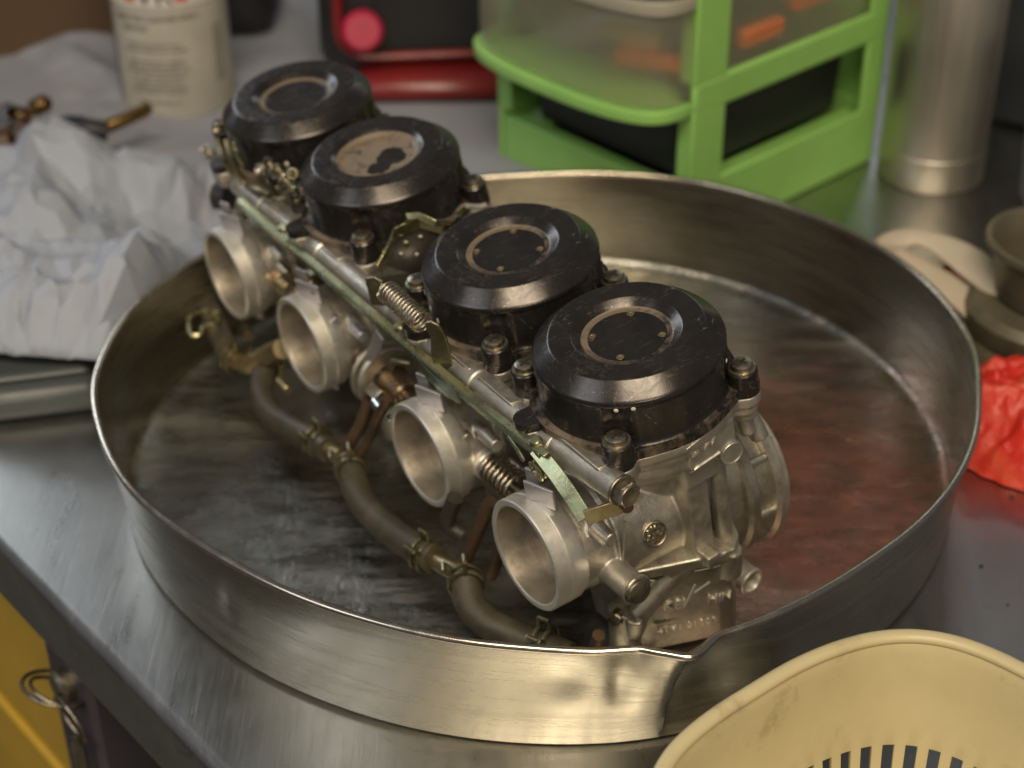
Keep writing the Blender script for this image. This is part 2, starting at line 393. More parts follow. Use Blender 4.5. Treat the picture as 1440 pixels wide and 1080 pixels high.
# ------------------------------------------------------------------ the pan
RIM = [(133, 545), (142, 600), (195, 695), (311, 780), (440, 844), (540, 875), (640, 897), (740, 908), (840, 913), (871, 911), (901, 909), (915, 913), (940, 917), (960, 921), (975, 922), (990, 908), (1003, 894), (1050, 878), (1120, 847), (1198, 802), (1235, 777), (1352, 655), (1373, 550), (1366, 487), (1270, 371), (1173, 315), (1140, 302), (980, 256), (853, 244), (693, 249), (275, 367), (195, 427), (147, 498)]
PH = .0566; PC = Vector((.0129, .6734, 0)); PB = .1950
pts = sorted((math.atan2(*((G(x, y, PH)-PC).yx)), (G(x, y, PH)-PC).xy.length) for x, y in RIM)
pts = [(a-2*PI, r) for a, r in pts[-4:]]+pts+[(a+2*PI, r) for a, r in pts[:4]]
def rimr(th):
    th = (th+PI) % (2*PI)-PI
    for i in range(1, len(pts)-2):
        if pts[i][0] <= th <= pts[i+1][0]:
            (a0, r0), (a1, r1), (a2, r2), (a3, r3) = pts[i-1:i+3]
            t = (th-a1)/(a2-a1)
            m1 = (r2-r0)/(a2-a0)*(a2-a1); m2 = (r3-r1)/(a3-a1)*(a2-a1)
            if a2-a1 < .06: m1 = m2 = (r2-r1)
            return (2*t**3-3*t*t+1)*r1+(t**3-2*t*t+t)*m1+(-2*t**3+3*t*t)*r2+(t**3-t*t)*m2
    return .2
BASE = [(171, 733), (191, 791), (249, 871), (320, 931), (440, 991), (800, 1058), (875, 1051), (1258, 891), (1329, 807)]
SEG = 720
TH = [2*PI*k/SEG-PI for k in range(SEG)]
RR = [rimr(t) for t in TH]
def blur(a, n): return [sum(a[(i+j) % SEG] for j in range(-n, n+1))/(2*n+1) for i in range(SEG)]
RS = blur(blur(RR, 14), 14); RR = [RR[i]*.5+blur(RR, 2)[i]*.5 if -1.55 < TH[i] < -1.15 else blur(RR, 7)[i] for i in range(SEG)]
RBs = [PB+(r-.2)*.45 for r in blur(RS, 20)]
def sst(a, b, x):
    t = max(0, min(1, (x-a)/(b-a))); return t*t*(3-2*t)
def wall(i, s):
    """radius of the wall at segment i and height fraction s"""
    th = math.degrees(TH[i]); r = RBs[i]+(RS[i]-RBs[i])*s+(RR[i]-RS[i])*s**3
    cr = -75.6-1.6*(1-s)           # the crease wanders down to the left
    if -95 < th < -60:
        r += .0035*sst(-92, -80, th)*(1-sst(cr-1.2, cr, th))*math.sin(PI*s)*s
        r -= .0095*sst(cr-.1, cr+.75, th)*(1-sst(-72.5, -61, th))*math.sin(PI*min(1, s*1.02))**.8
        r -= .0018*math.exp(-((th+82.5)/1.4)**2)*math.exp(-((s-.62)/.2)**2)
        r -= .0014*math.exp(-((th+88)/2.5)**2)*math.exp(-((s-.7)/.15)**2)
    r -= .0012*math.exp(-((th+132)/1.2)**2)*math.exp(-((s-.55)/.12)**2)
    r += .0005*noise.noise(Vector((math.cos(TH[i])*3, math.sin(TH[i])*3, s*1.5)))
    return r
pan = thing('steel_pan', 'large round stainless steel pan with rolled rim and a dented front wall, holding the carburettors', 'pan', PC)
hs = [0, .02, .05, .1, .16, .22, .3, .38, .46, .54, .62, .7, .78, .86, .93, .98]
def shell(bm, off, zlo):
    rows = []
    for s in hs: rows.append([bm.verts.new(((wall(i, s)+off)*math.cos(TH[i]), (wall(i, s)+off)*math.sin(TH[i]), zlo+(PH-zlo)*s)) for i in range(SEG)])
    return rows
def join(bm, A, B):
    for i in range(SEG): bm.faces.new((A[i], A[(i+1) % SEG], B[(i+1) % SEG], B[i]))
bm = BM(); A = shell(bm, 0, .0025); Bq = shell(bm, -.0009, .0045)
under = [bm.verts.new(((RBs[i]-.003)*math.cos(TH[i]), (RBs[i]-.003)*math.sin(TH[i]), .0006)) for i in range(SEG)]
for p, q in zip(A, A[1:]): join(bm, p, q)
for p, q in zip(Bq, Bq[1:]): join(bm, q, p)
join(bm, A[-1], Bq[-1]); join(bm, under, A[0])
obj('wall', bm, M['pan'], pan)
bm = BM(); prev = None
rr = [1-k/40 for k in range(40)]
for j, q in enumerate([(1, 0, .0045), (1, -.0012, .0028), (1, -.0032, .0018), (1, -.006, .0014)]+[(x, -.006, .0014) for x in rr[1:]]):
    fr, off, z = q
    row = [bm.verts.new(((RBs[i]-.0009+off)*fr*math.cos(TH[i]), (RBs[i]-.0009+off)*fr*math.sin(TH[i]), z+(.0006*noise.noise(Vector((fr*4*math.cos(TH[i]), fr*4*math.sin(TH[i]), 3))) if fr < .99 else 0))) for i in range(0, SEG, 4)]
    if prev:
        for i in range(len(row)): bm.faces.new((prev[i], prev[(i+1) % len(row)], row[(i+1) % len(row)], row[i]))
    prev = row
bm.faces.new(prev)
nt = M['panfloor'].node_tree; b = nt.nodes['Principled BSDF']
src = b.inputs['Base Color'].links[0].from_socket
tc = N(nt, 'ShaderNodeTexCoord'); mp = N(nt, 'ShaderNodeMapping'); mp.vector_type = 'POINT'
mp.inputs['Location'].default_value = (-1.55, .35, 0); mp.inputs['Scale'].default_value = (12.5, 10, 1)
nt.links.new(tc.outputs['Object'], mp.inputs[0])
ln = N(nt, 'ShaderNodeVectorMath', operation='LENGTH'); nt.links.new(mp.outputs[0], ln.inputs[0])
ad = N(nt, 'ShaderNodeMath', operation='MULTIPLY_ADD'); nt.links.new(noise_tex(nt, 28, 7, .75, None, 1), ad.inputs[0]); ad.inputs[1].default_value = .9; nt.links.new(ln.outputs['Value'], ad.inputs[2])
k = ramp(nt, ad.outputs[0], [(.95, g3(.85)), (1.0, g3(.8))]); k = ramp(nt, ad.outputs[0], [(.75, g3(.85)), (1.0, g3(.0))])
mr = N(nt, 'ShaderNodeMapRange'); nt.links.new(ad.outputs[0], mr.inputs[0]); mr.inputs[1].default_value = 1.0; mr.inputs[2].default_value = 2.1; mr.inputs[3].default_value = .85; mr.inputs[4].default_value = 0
c = mix(nt, mr.outputs[0], src, ramp(nt, noise_tex(nt, 60, 6, .7), [(.35, (.50, .16, .10)), (.65, (.30, .11, .07))])); nt.links.new(c, b.inputs['Base Color'])  # mottled red painted into the floor colour for the red reflection at right
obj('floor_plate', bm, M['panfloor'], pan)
bm = BM(); path = []
for i in range(SEG):
    r = wall(i, 1)+.0006; path.append(Vector((r*math.cos(TH[i]), r*math.sin(TH[i]), PH-.0004)))
sweep(bm, path, circ(.0017, 12), True)
obj('rolled_rim', bm, M['panrim'], pan, angle=70)

# ------------------------------------------------------------------ the bank of four carburettors
OFF = Vector((133.6, 0, 148.0))
bank = thing('carburettor_bank', 'row of four joined motorcycle carburettors with round black covers lying in the steel pan', 'carburettor')
mw = Matrix(((UU.x, VV.x, NN.x, 0), (UU.y, VV.y, NN.y, 0), (UU.z, VV.z, NN.z, 0), (0, 0, 0, 1)))
org = C4-(UU*OFF.x+VV*OFF.y+NN*OFF.z)/1000
bank.matrix_world = Matrix.Translation(org) @ mw
def part(name, bm, mat, u=0., parent=None, bev=0, **kw):
    """a part of the bank; coordinates in mm from the centre of the nearest cover's top"""
    if parent is None: return mm(name, bm, mat, bank, OFF+Vector((u, 0, 0)), bev, **kw)
    return mm(name, bm, mat, parent, (0, 0, 0), bev, **kw)

def outline(r0, lobes, n=180, a0=0):
    out = []
    for k in range(n):
        a = 2*PI*k/n; d = Vector((math.cos(a), math.sin(a))); r = r0
        for (la, lr, lw) in lobes:
            c = Vector((math.cos(math.radians(la)), math.sin(math.radians(la))))*lr
            b = d.dot(c); disc = b*b-(c.length_squared-lw*lw)
            if disc > 0: r = max(r, b+math.sqrt(disc))
            else:
                # soft shoulder toward the lobe
                da = abs((math.degrees(a)-la+180) % 360-180)
                if da < 22: r = max(r, r0+(22-da)*.10)
        out.append((d.x*r, d.y*r))
    return out
LOB = [(-45, 41.7, 6.2), (45, 41.7, 6.2), (135, 41.7, 6.2), (-135, 41.7, 6.2), (-106, 43.5, 5.5)]
# --- casting (melted into one body)
b0 = Vector((0, -60.8, -77.7)); bd = Vector((0, 1, -.114)).normalized()
def bp(t, x=0, z=0): return b0+bd*t+Vector((x, 0, z))
bm = BM()
cyl(bm, bp(12), bp(30), 22, 23, 64)
cyl(bm, bp(28), bp(70), 24.5, 25.5, 64)
cyl(bm, bp(68), bp(98), 23, 21.5, 64)
lathe(bm, [(0, -62), (20, -62), (27, -55), (33, -47), (35.5, -45), (35.8, -33), (0, -33)], 96, (0, 1.5, 0))
prism(bm, outline(39.2, LOB), -34, -29.2)
prism(bm, [(x*.97, y*.97) for x, y in outline(38.5, LOB)], -38, -33)
box(bm, (17, 2.5, -74), (28, 9.5, 56)); cyl(bm, (29, 13.5, -44), (29, 13.5, -100), 3.4, 3.6); box(bm, (29, 4, -52), (7, 14, 14))
cyl(bm, (0, 0, -60), (0, 0, -100), 20, 22)
box(bm, (32, 8, -40), (8, 22, 13)); cyl(bm, (24, 17, -48.5), (37.2, 15.5, -48), 5.0)
cyl(bm, (6, -36, -88), (39, -36, -84.8), 6.1, 5.9)
cyl(bm, (8, -37.5, -66.5), (29, -39.4, -64.8), 2.6, 2.4)
cyl(bm, (-8, -36, -88), (-32, -36, -88), 5.5, 5.5)
for a in (-45, 45, 135, -135):
    x, y = 41.5*math.cos(math.radians(a)), 41.5*math.sin(math.radians(a)); cyl(bm, (x*.99, y*.99, -42), (x, y, -29.5), 4.6, 5.8)
# ribs and bosses on the engine side
cyl(bm, (10, 36, -60), (4, 46, -74), 3.6); cyl(bm, (-10, 36, -60), (-4, 46, -74), 3.6)
cyl(bm, (24, 30, -34), (29, 30, -52), 3.5, 3)
cyl(bm, (24, 34, -44), (28, 36, -58), 3, 4)
body_me = fuse(bm, .62, 3)
# --- float bowl casting
bowl_poly = [(14, -27), (19, -25), (34, 5), (35, 11), (30, 17), (12, 25), (-14, 25), (-26, 16), (-26, -20), (-16, -28)]
bm = BM()
prism(bm, bowl_poly, -104, -146, sc=.93)
prism(bm, [(x*1.07+.5, y*1.07) for x, y in bowl_poly], -101.0, -95.5)
pa, pb = Lc(957, 788, 2, -101)+Vector((1.6, -.8, 0)), Lc(895, 860, 2, -119)+Vector((1.3, -.8, 0)); cyl(bm, pa, pb, 5.0, 4.8); cyl(bm, pb, pb+Vector((-3, -1, -12)), 5.2, 4.2); lathe(bm, [(0, 4.8), (3.4, 3.8), (5.4, 0), (0, 0)], 24, pa, pa-pb)
cyl(bm, (14, -29, -118), (12, -30, -143), 6.2, 6.6)
cyl(bm, (8, 20, -136), (14, 27, -138), 7, 6)
box(bm, (33.5, 2, -97), (7, 6, 6)); cyl(bm, (35, 12, -98), (33, 11, -112), 4.6, 5.2)
cyl(bm, Lc(919, 877, 2, -130)+Vector((-.8, .4, 0)), Lc(1012, 857, 2, -132)+Vector((-.8, .4, 0)), 1.7, 1.7)
box(bm, (0, 0, -144), (30, 30, 6))
bowl_me = fuse(bm, .62, 3)

def lid_profile():
    return [(0, -3.1), (16.6, -3.1), (17.0, -3.06), (17.3, -2.85), (17.8, -2.46), (20.6, -.30), (21.0, -.04), (21.3, 0.03), (21.8, .03), (29.0, .03), (29.6, 0), (29.9, -.14), (30.2, -.38), (30.8, -.88), (35.7, -4.97), (36.3, -5.5), (36.7, -6.0), (36.85, -6.8), (36.8, -7.6), (36.5, -8.1), (36.6, -9), (36.9, -22.5), (37.6, -24.5), (38.2, -25.2)]
def cover(body, mat):
    bm = BM(); rows = lathe(bm, lid_profile(), 144)
    # finger notches in the wall under each screw
    for row in rows[19:]:
        for v in row:
            a = math.degrees(math.atan2(v.co.y, v.co.x)); z = v.co.z
            for s in (-45, 45, 135, -135):
                d = abs((a-s+180) % 360-180)
                if d < 9 and z < -8.1:
                    k = (1-sst(4, 9, d))*2.2; l = math.hypot(v.co.x, v.co.y); v.co.x *= (l-k)/l; v.co.y *= (l-k)/l
    prism(bm, outline(39.6, LOB), -29.0, -25.2)
    c = part('diaphragm_cover', bm, mat, parent=body, angle=50)
    for a in (-45, 45, 135, -135):
        x, y = 41.7*math.cos(math.radians(a)), 41.7*math.sin(math.radians(a))
        bm = BM(); lathe(bm, [(0, -25.3), (6.0, -25.3), (5.8, -19.3), (5.3, -18.8), (0, -18.8)], 32, (x, y, 0))
        part('screw_boss', bm, M['lid'], parent=body)
        bm = BM(); lathe(bm, [(0, -18.9), (5.3, -18.9), (5.3, -18.3), (4.2, -18.15)], 32, (x, y, 0))
        lathe(bm, [(4.2, -18.2), (4.3, -17.2), (3.9, -16.3), (2.8, -15.8), (0, -15.6)], 32, (x, y, 0))
        s = part('cover_screw', bm, M['boltsteel'], parent=body)
    return c
# cross slots cut as real recesses are tiny; a dark cross insert sits in the head
slot_me = None
def screw_slot(body):
    for a in (-45, 45, 135, -135):
        x, y = 41.7*math.cos(math.radians(a)), 41.7*math.sin(math.radians(a))
        bm = BM()
        for t in (.35, .35+PI/2): box(bm, (x, y, -15.75), (4.6, 1.1, .5), Matrix.Rotation(t, 3, 'Z'))
        part('cross_slot', bm, M['dark'], parent=body)

def bell(body):
    bm = BM()
    # lip, groove, barrel outside; smooth flared throat inside
    prof = [(20.6, .5), (21.2, 0), (23.1, 0), (23.7, .6), (23.7, 5.6), (23.3, 6.0), (23.3, 6.6), (23.75, 7.0), (23.5, 12.6), (22.6, 14.2), (21.8, 15.5)]
    lathe(bm, prof, 128, b0, bd)
    part('intake_bell', bm, M['bell'], parent=body)
    bm = BM()
    lathe(bm, [(20.6, .5), (20.2, 3), (19.6, 9), (18.6, 18), (17.6, 28), (17.2, 46)], 96, b0, bd)
    o = part('throttle_bore', bm, M['bore'], parent=body)
    bm = BM(); lathe(bm, [(0, 0), (17.3, 0)], 64, bp(40), Vector((0, .92, .4)))
    part('throttle_plate', bm, M['brass'], parent=body, solid=.001)
def outlet(body):
    c = b0+bd*110+Vector((0, 0, -10)); st_ = Matrix.Diagonal((1.04, 1, 1.28, 1)); sp = Matrix.Translation(-c)
    def done(bm, name, mat): bmesh.ops.transform(bm, matrix=Matrix.Translation(c) @ st_ @ Matrix.Translation(-c), verts=bm.verts); part(name, bm, mat, parent=body)
    bm = BM()
    ring(bm, c-bd*20, c-bd*13.5, 27.0, 17, 96, 1.6); ring(bm, c-bd*12.6, c-bd*5.5, 22.6, 17, 96, .3)
    cyl(bm, c-bd*38, c-bd*18, 23.5, 22, 96); done(bm, 'outlet_spigot', M['bowl'])
    bm = BM(); ring(bm, c-bd*5.6, c-bd*.4, 27.4, 18, 96, 1.6); ring(bm, c-bd*.5, c+bd*2.2, 25.6, 18, 96, .8); done(bm, 'outlet_flange', M['cast'])
    bm = BM()
    for a in (-60, -10, 40):
        ar = math.radians(a); d = Vector((math.cos(ar), 0, math.sin(ar)))
        cyl(bm, c-bd*14+d*23.2, c-bd*4+d*23.6, 1.5)
    done(bm, 'spigot_rib', M['cast'])
    bm = BM(); lathe(bm, [(6.0, -16), (5.6, -2), (6.1, -1.6), (6.1, -.3), (5.6, .2), (4.6, .1), (4.2, -1), (4.0, -11), (0, -11)], 48, (23, 29.5, -138.6), Vector((1, .06, -.02)).normalized()); part('fuel_spigot', bm, M['bell'], parent=body)
    bm = BM(); lathe(bm, [(0, -9), (4.1, -9)], 32, (23, 29.5, -138.6), Vector((1, .06, -.02)).normalized()); part('spigot_hole_shade', bm, M['dark'], parent=body)  # dark disc painted in as the shade inside the mouth
from mathutils.bvhtree import BVHTree
def bvh(me): return BVHTree.FromPolygons([v.co*1000 for v in me.vertices], [tuple(p.vertices) for p in me.polygons])
BV_BODY, BV_BOWL = bvh(body_me), bvh(bowl_me)
def cast_text(body, txt, size, px, py, px2, py2, tree, mat, parent, sx=1., rise=.35):
    """raised letters that follow the casting, between two surveyed points"""
    def hit(x, y):
        a = Lc(x, y, 0, 80); d = (Lc(x, y, 0, -80)-a).normalized(); h = tree.ray_cast(a, d); return h[0], h[1]
    a, na = hit(px, py); b, nb_ = hit(px2, py2); nrm = (na+nb_); nrm.z *= .3; nrm.normalize()
    xd = (b-a); xd = (xd-nrm*xd.dot(nrm)); L = xd.length; xd.normalize(); yd = nrm.cross(xd)
    me = text_mesh(txt, size, 1., sx); xs = [v.co.x for v in me.vertices]; w = max(xs)-min(xs)
    for v in me.vertices:
        q = (a+b)/2+xd*((v.co.x-(max(xs)+min(xs))/2)*L/w)+yd*v.co.y
        h = tree.ray_cast(q+nrm*25, -nrm); base = h[0] if h[0] is not None else q
        v.co = (base+nrm*(rise if v.co.z > 0 else -.6))/1000
    return obj('cast_lettering', me, mat, parent)
def cast_line(x, y, x2, y2, tree, r, mat, parent):
    def hit(x, y):
        a = Lc(x, y, 0, 80); d = (Lc(x, y, 0, -80)-a).normalized(); return tree.ray_cast(a, d)[0]
    pts = [hit(x+(x2-x)*k/6, y+(y2-y)*k/6) for k in range(7)]
    bm = BM(); tube(bm, [p for p in pts if p is not None], r, 8, 2); return part('cast_ridge', bm, mat, parent=parent)
def small_bits(body, near):
    bm = BM(); lathe(bm, [(5.9, -.6), (5.6, 0), (5.2, .2), (5.2, .9), (4.9, 1.5), (3.5, 2.1), (0, 2.4)], 40, (39, -36, -84.8), (33, 0, 3.2))
    part('tube_plug', bm, M['boltsteel'], parent=body)
    bm = BM(); lathe(bm, [(6.3, -1.6), (6.5, -.2), (6.0, 0)], 40, (38.6, -36, -84.85), (33, 0, 3.2)); part('tube_collar', bm, M['cast'], parent=body)
    bm = BM(); cyl(bm, (12, -29.5, -143), (11.5, -30, -147), 5.2, 4.6, ch=.4); cyl(bm, (14.5, -31.5, -121), (16.5, -35.5, -120), 3.6, 3.2, ch=.5); part('drain_screw', bm, M['boltsteel'], parent=body)
    # jets / tabs above and below the bell
    bm = BM(); R = Matrix.Rotation(.35, 3, 'Z')
    box(bm, (2, -50, -51.0), (14, 1.6, 10), R); box(bm, (-3, -49, -46), (6, 1.6, 9), R); part('upper_stay_tab', bm, M['lilac'], parent=body, bev=.5)
    bm = BM(); box(bm, (-7, -48, -106), (6.5, 1.6, 18), R); part('lower_stay_tab', bm, M['lilac'], parent=body, bev=.4)
    if near:
        cast_text(body, 'BW', 6.6, 972, 641, 1007, 617, BV_BODY, M['bell'], body, .9, rise=.8)
        cast_line(966, 632, 1008, 598, BV_BODY, .35, M['cast'], body); cast_line(966, 632, 968, 655, BV_BODY, .35, M['cast'], body); cast_line(971, 664, 1012, 636, BV_BODY, .6, M['bell'], body)
        # boss disc face, round inspection badge
        bm = BM(); lathe(bm, [(4.9, 0), (4.6, .3), (4.2, .2), (4.1, -.1), (0, -.1)], 40, (37.3, 15.5, -48), (1, -.1, .05)); part('boss_face', bm, M['cast'], parent=body)
        nb = Vector((1, -.12, .35)).normalized(); cb = Vector((25.2, -16.3, -77.6))
        bm = BM(); lathe(bm, [(5.3, -1), (5.3, .55), (4.9, .75), (4.5, .5), (4.5, .1), (0, .1)], 40, cb, nb)
        x, y, z = frame((0, 0, 0), nb)
        for k in range(46):
            a = random.random()*6.28; r = 4.0*math.sqrt(random.random()); p = cb+(x*math.cos(a)+y*math.sin(a))*r
            box(bm, p+nb*.3, (random.uniform(.5, 1.2), random.uniform(.4, .8), .8), Euler((random.random()*3, random.random()*3, random.random()*3)).to_matrix())
        part('date_badge', bm, M['boltsteel'], parent=body)
        bm = BM(); tube(bm, [(25.9, -29, -62), (26.3, -31, -70), (25.0, -32, -82), (22, -31, -92)], .5, 8, 4); part('casting_seam', bm, M['cast'], parent=body)
        cast_text(body, 'KEI', 6.6, 933, 852, 963, 848, BV_BOWL, M['bell'], body, rise=.9)
        cast_text(body, 'HIN', 6.6, 995, 842, 1027, 836, BV_BOWL, M['bell'], body, rise=.9)
        cast_line(963, 853, 977, 822, BV_BOWL, .45, M['bell'], body); cast_line(977, 833, 998, 818, BV_BOWL, .5, M['bell'], body)
        cast_text(body, '4TV1 01T07', 5.0, 924, 887, 1008, 871, BV_BOWL, M['bell'], body, rise=.65)

lids = [('lid'), ('lid'), ('liddust'), ('lidring')]
protos = None
for k, s in enumerate(SP):
    body = obj('carburettor_body', body_me, M['cast'], bank, loc=(OFF+Vector((-s, 0, 0)))/1000)
    bw = obj('float_bowl', bowl_me, M['bowl'], body)
    cover(body, M[lids[k]])
    screw_slot(body)
    bell(body); outlet(body); small_bits(body, k == 0)
    if k < 2:   # four small countersunk dimples in the recess, rimmed with brown dust
        for a in (-48, 46, 137, -132):
            x, y = 13.2*math.cos(math.radians(a)), 13.2*math.sin(math.radians(a))
            bm = BM(); lathe(bm, [(1.55, -2.88), (1.45, -2.6), (.75, -2.62), (.6, -2.86), (0, -2.87)], 24, (x, y, 0)); part('dimple', bm, M['dimple'] if 'dimple' in M else M['brass'], parent=body)
    if k == 3:
        bm = BM(); cyl(bm, (-20, -40, -50), (-26, -44, -50), 7); part('black_cap', bm, M['rubber'], parent=body)
# small pale specks on the black walls
for (x, y, z) in ((868, 569, -8.3), (890, 566, -8.0), (1004, 506, -12)):
    p = Lc(x, y, 2, z); a = math.atan2(p.y, p.x); q = Vector((37*math.cos(a), 37*math.sin(a), z))
    bm = BM(); lathe(bm, [(0, .25), (.6, .2), (.9, 0), (.6, -.1), (0, -.1)], 12, q, (q.x, q.y, 0)); part('wall_speck', bm, M['speck'])
for (u, a, z) in ((-80.4, -112, -13), (-80.4, -102, -17), (-80.4, -93, -20), (-186.9, -100, -14), (-267.3, -40, -18)):
    ar = math.radians(a); q = Vector((37*math.cos(ar), 37*math.sin(ar), z))
    bm = BM(); lathe(bm, [(0, .3), (.7, .2), (1.0, 0), (.6, -.1), (0, -.1)], 12, q, (q.x, q.y, 0))
    bmesh.ops.scale(bm, vec=(1, 1, 1.5), space=Matrix.Translation(-q), verts=bm.verts); part('wall_speck', bm, M['speck'], u)

# --- mounting rail
RV, RZ = -38.5, -35.0
bm = BM(); cyl(bm, (-268, RV, RZ), (-12, RV, RZ), 6.0, seg=40); cyl(bm, (-14, RV, RZ), (39, -36.5, -31.8), 6.0, 5.7, 40); part('mounting_rail', bm, M['cast'])
for u0, u1, r in ((-6, 2, 6.9), (-86, -74, 6.9), (-60, -52, 6.7), (-193, -181, 6.9), (-250, -238, 6.9)):
    bm = BM(); cyl(bm, (u0, RV, RZ), (u1, RV, RZ), r, seg=32, ch=.8); part('rail_collar', bm, M['cast'])
for u0, u1 in ((-50, -26), (-22, -12), (4, 30), (-72, -56), (-140, -112), (-180, -165), (-232, -205)):
    t = (u0+u1)/2; vv = RV if t < -10 else -37.2; zz = RZ if t < -10 else -32.8
    bm = BM(); box(bm, (t, vv+1.0, zz+5.4), (u1-u0, 6.4, 1.8), Matrix.Rotation(-.2, 3, 'X')); part('rail_pad', bm, M['cast'], bev=.5)
ea = Vector((1, .03, .06)).normalized(); e0 = Vector((39, -36.5, -31.8))
bm = BM(); cyl(bm, e0, e0+ea*1.2, 6.2, seg=40, ch=.3); part('washer', bm, M['boltsteel'])
bm = BM(); cyl(bm, e0+ea*1.1, e0+ea*5.2, 5.3, 5.3, 6, .5); lathe(bm, [(4.2, 5.1), (4.4, 5.5), (3.9, 5.9), (3.2, 5.6), (0, 5.5)], 32, e0, ea); part('hex_bolt', bm, M['boltsteel'])

# --- choke bar: an angle strip plated yellow green
CV, CZ = -47.5, -31.5
def strip(name, pts, w, t, up, mat, bev=.25):
    """flat bar along pts, w wide in direction up, t thick"""
    bm = BM(); P = [Vector(p) for p in pts]; up = Vector(up).normalized(); rows = []
    for i, p in enumerate(P):
        d = (P[min(i+1, len(P)-1)]-P[max(i-1, 0)]).normalized(); uu = (up-d*up.dot(d)).normalized(); s = d.cross(uu)
        ww = w(i/(len(P)-1)) if callable(w) else w
        rows.append([bm.verts.new(p+uu*ww*a/2+s*t*b/2) for a, b in ((-1, -1), (1, -1), (1, 1), (-1, 1))])
    for p, q in zip(rows, rows[1:]):
        for k in range(4): bm.faces.new((p[k], p[(k+1) % 4], q[(k+1) % 4], q[k]))
    bm.faces.new(rows[0][::-1]); bm.faces.new(rows[-1])
    return part(name, bm, mat, bev=bev)
strip('linkage_bar', [(-252, CV+.5, CZ-1), (-180, CV, CZ), (-97, CV, CZ), (-60, CV, CZ+.5), (-32, CV, CZ+1), (9, CV, CZ+4)], 3.3, 1.3, (0, 1, .15), M['zinc'])
strip('linkage_web', [(-250, CV-1.6, CZ-2.6), (-180, CV-1.6, CZ-1.7), (-97, CV-1.6, CZ-1.7), (-32, CV-1.6, CZ-.7), (6, CV-1.6, CZ+2.2)], 3.0, 1.0, (0, 0, 1), M['zincgreen'])
strip('linkage_web', [(-84, CV-1.8, CZ-3), (-76, CV-1.8, CZ-6), (-64, CV-1.8, CZ-6.5), (-52, CV-1.8, CZ-3)], 6.5, 1.0, (0, 0, 1), M['zincgreen'])
strip('linkage_web', [(-16, CV-1.8, CZ-1.5), (-11, CV-1.8, CZ-4.5), (-7, CV-1.8, CZ-8.5)], 2.6, 1.0, (0, 0, 1), M['zincgreen'])
strip('linkage_arm', [(2, CV-.5, CZ+3), (14, CV-.7, CZ-1.5), (22, CV-.7, CZ-6.5), (31, CV-1, CZ-12.5)], 6.0, 1.2, (.2, .9, .5), M['zincgreen'])
strip('linkage_foot', [(31, CV-1, CZ-12), (34.5, CV+6, CZ-10.8), (38, CV+13, CZ-9.4)], 7.0, 1.2, (0, 0, 1), M['brass'])
bm = BM(); cyl(bm, (38, CV+12.5, CZ-9), (41.5, CV+11.5, CZ-8.6), 2.6, 2.2, ch=.5); part('rivet', bm, M['copper'])
for u in (0, -100, -205):
    bm = BM(); cyl(bm, (u, CV+1.2, CZ+3.5), (u, CV+.8, CZ+5.6), 2.8, 2.4, ch=.5); part('linkage_screw', bm, M['zinc'])
bm = BM(); cyl(bm, (1, CV+9, CZ-8), (1, CV-1, CZ-8.5), 5.0, 4.4, ch=.8); ring(bm, (1, CV-1.1, CZ-8.5), (1, CV-2.2, CZ-8.6), 4.6, 3.0); part('clamp_boss', bm, M['zinc'])
# lever and spring
bm = BM()
pl = [(-4.6, -29), (4.6, -29), (4.8, -10), (4.4, -3), (2.6, 1.6), (-.4, 3.2), (-3.0, 2.2), (-3.6, -1), (-2.2, -5), (-3.6, -12)]
Mx = Matrix(((.8, 0, -.6, -69.5), (.6, 0, .8, -45.5), (0, 1, 0, -12), (0, 0, 0, 1)))
prism(bm, pl, 0, 1.4, Mx); part('spring_lever', bm, M['oldzinc'], bev=.3)
bm = BM(); prism(bm, [(-4, -10), (4, -10), (4, 3), (1, 5), (-4, 4)], 0, 1.3, Matrix(((.8, 0, .6, -122), (.6, 0, -.8, -43), (0, 1, 0, -19), (0, 0, 0, 1)))); part('spring_hook_tab', bm, M['oldzinc'], bev=.3)
bm = BM(); sp = []; a0 = Vector((-111, -43.5, -16)); a1 = Vector((-80, -44.5, -15.5)); ax, ay, az = frame(a0, a1); turns = 13; n = turns*18
for i in range(n+1):
    t = i/n; a = 2*PI*turns*t; sp.append(a0+(a1-a0)*t+(ax*math.cos(a)+ay*math.sin(a))*4.7)
sp = [Vector((-119, -43, -17)), Vector((-115, -43, -15))]+sp+[Vector((-77, -44, -14)), Vector((-73, -45, -12)), Vector((-70.5, -45, -10)), Vector((-69.5, -44, -11.5))]
sweep(bm, sp, circ(.42, 6)); part('return_spring', bm, M['springsteel'], angle=80)
# bracket between the middle carburettors
pts_ = [Lc(x, y, 2, z) for x, y, z in ((532, 378, -25), (549, 346, -20), (556, 328, -18), (590, 312, -17), (622, 320, -19))]
strip('cable_bracket', pts_, 6, 1.3, (0, .3, 1), M['zinc'])
bm = BM()
q0 = [Lc(x, y, 2, z) for x, y, z in ((540, 372, -26), (557, 335, -22), (590, 318, -20), (616, 324, -22), (618, 352, -34), (590, 388, -36))]
vs = [bm.verts.new(p) for p in q0]; bm.faces.new(vs); part('bracket_plate', bm, M['dark'], solid=.0015)  # plate given a dark colour for the shadow it stands in
pts_ = [Lc(x, y, 2, z) for x, y, z in ((568, 318, -17), (573, 304, -12), (588, 303, -12), (612, 314, -15), (632, 312, -19), (642, 299, -19), (655, 292, -18))]
strip('bracket_arm', pts_, 3.2, 1.2, (0, .6, .8), M['zinc'])
for x, y in ((571, 341), (591, 333), (564, 357), (586, 358)):
    p = Lc(x, y, 2, -22); bm = BM(); lathe(bm, [(0, .5), (.8, .3), (1.1, -.4)], 12, p, (.6, -.6, .6)); part('bracket_screw', bm, M['boltsteel'])
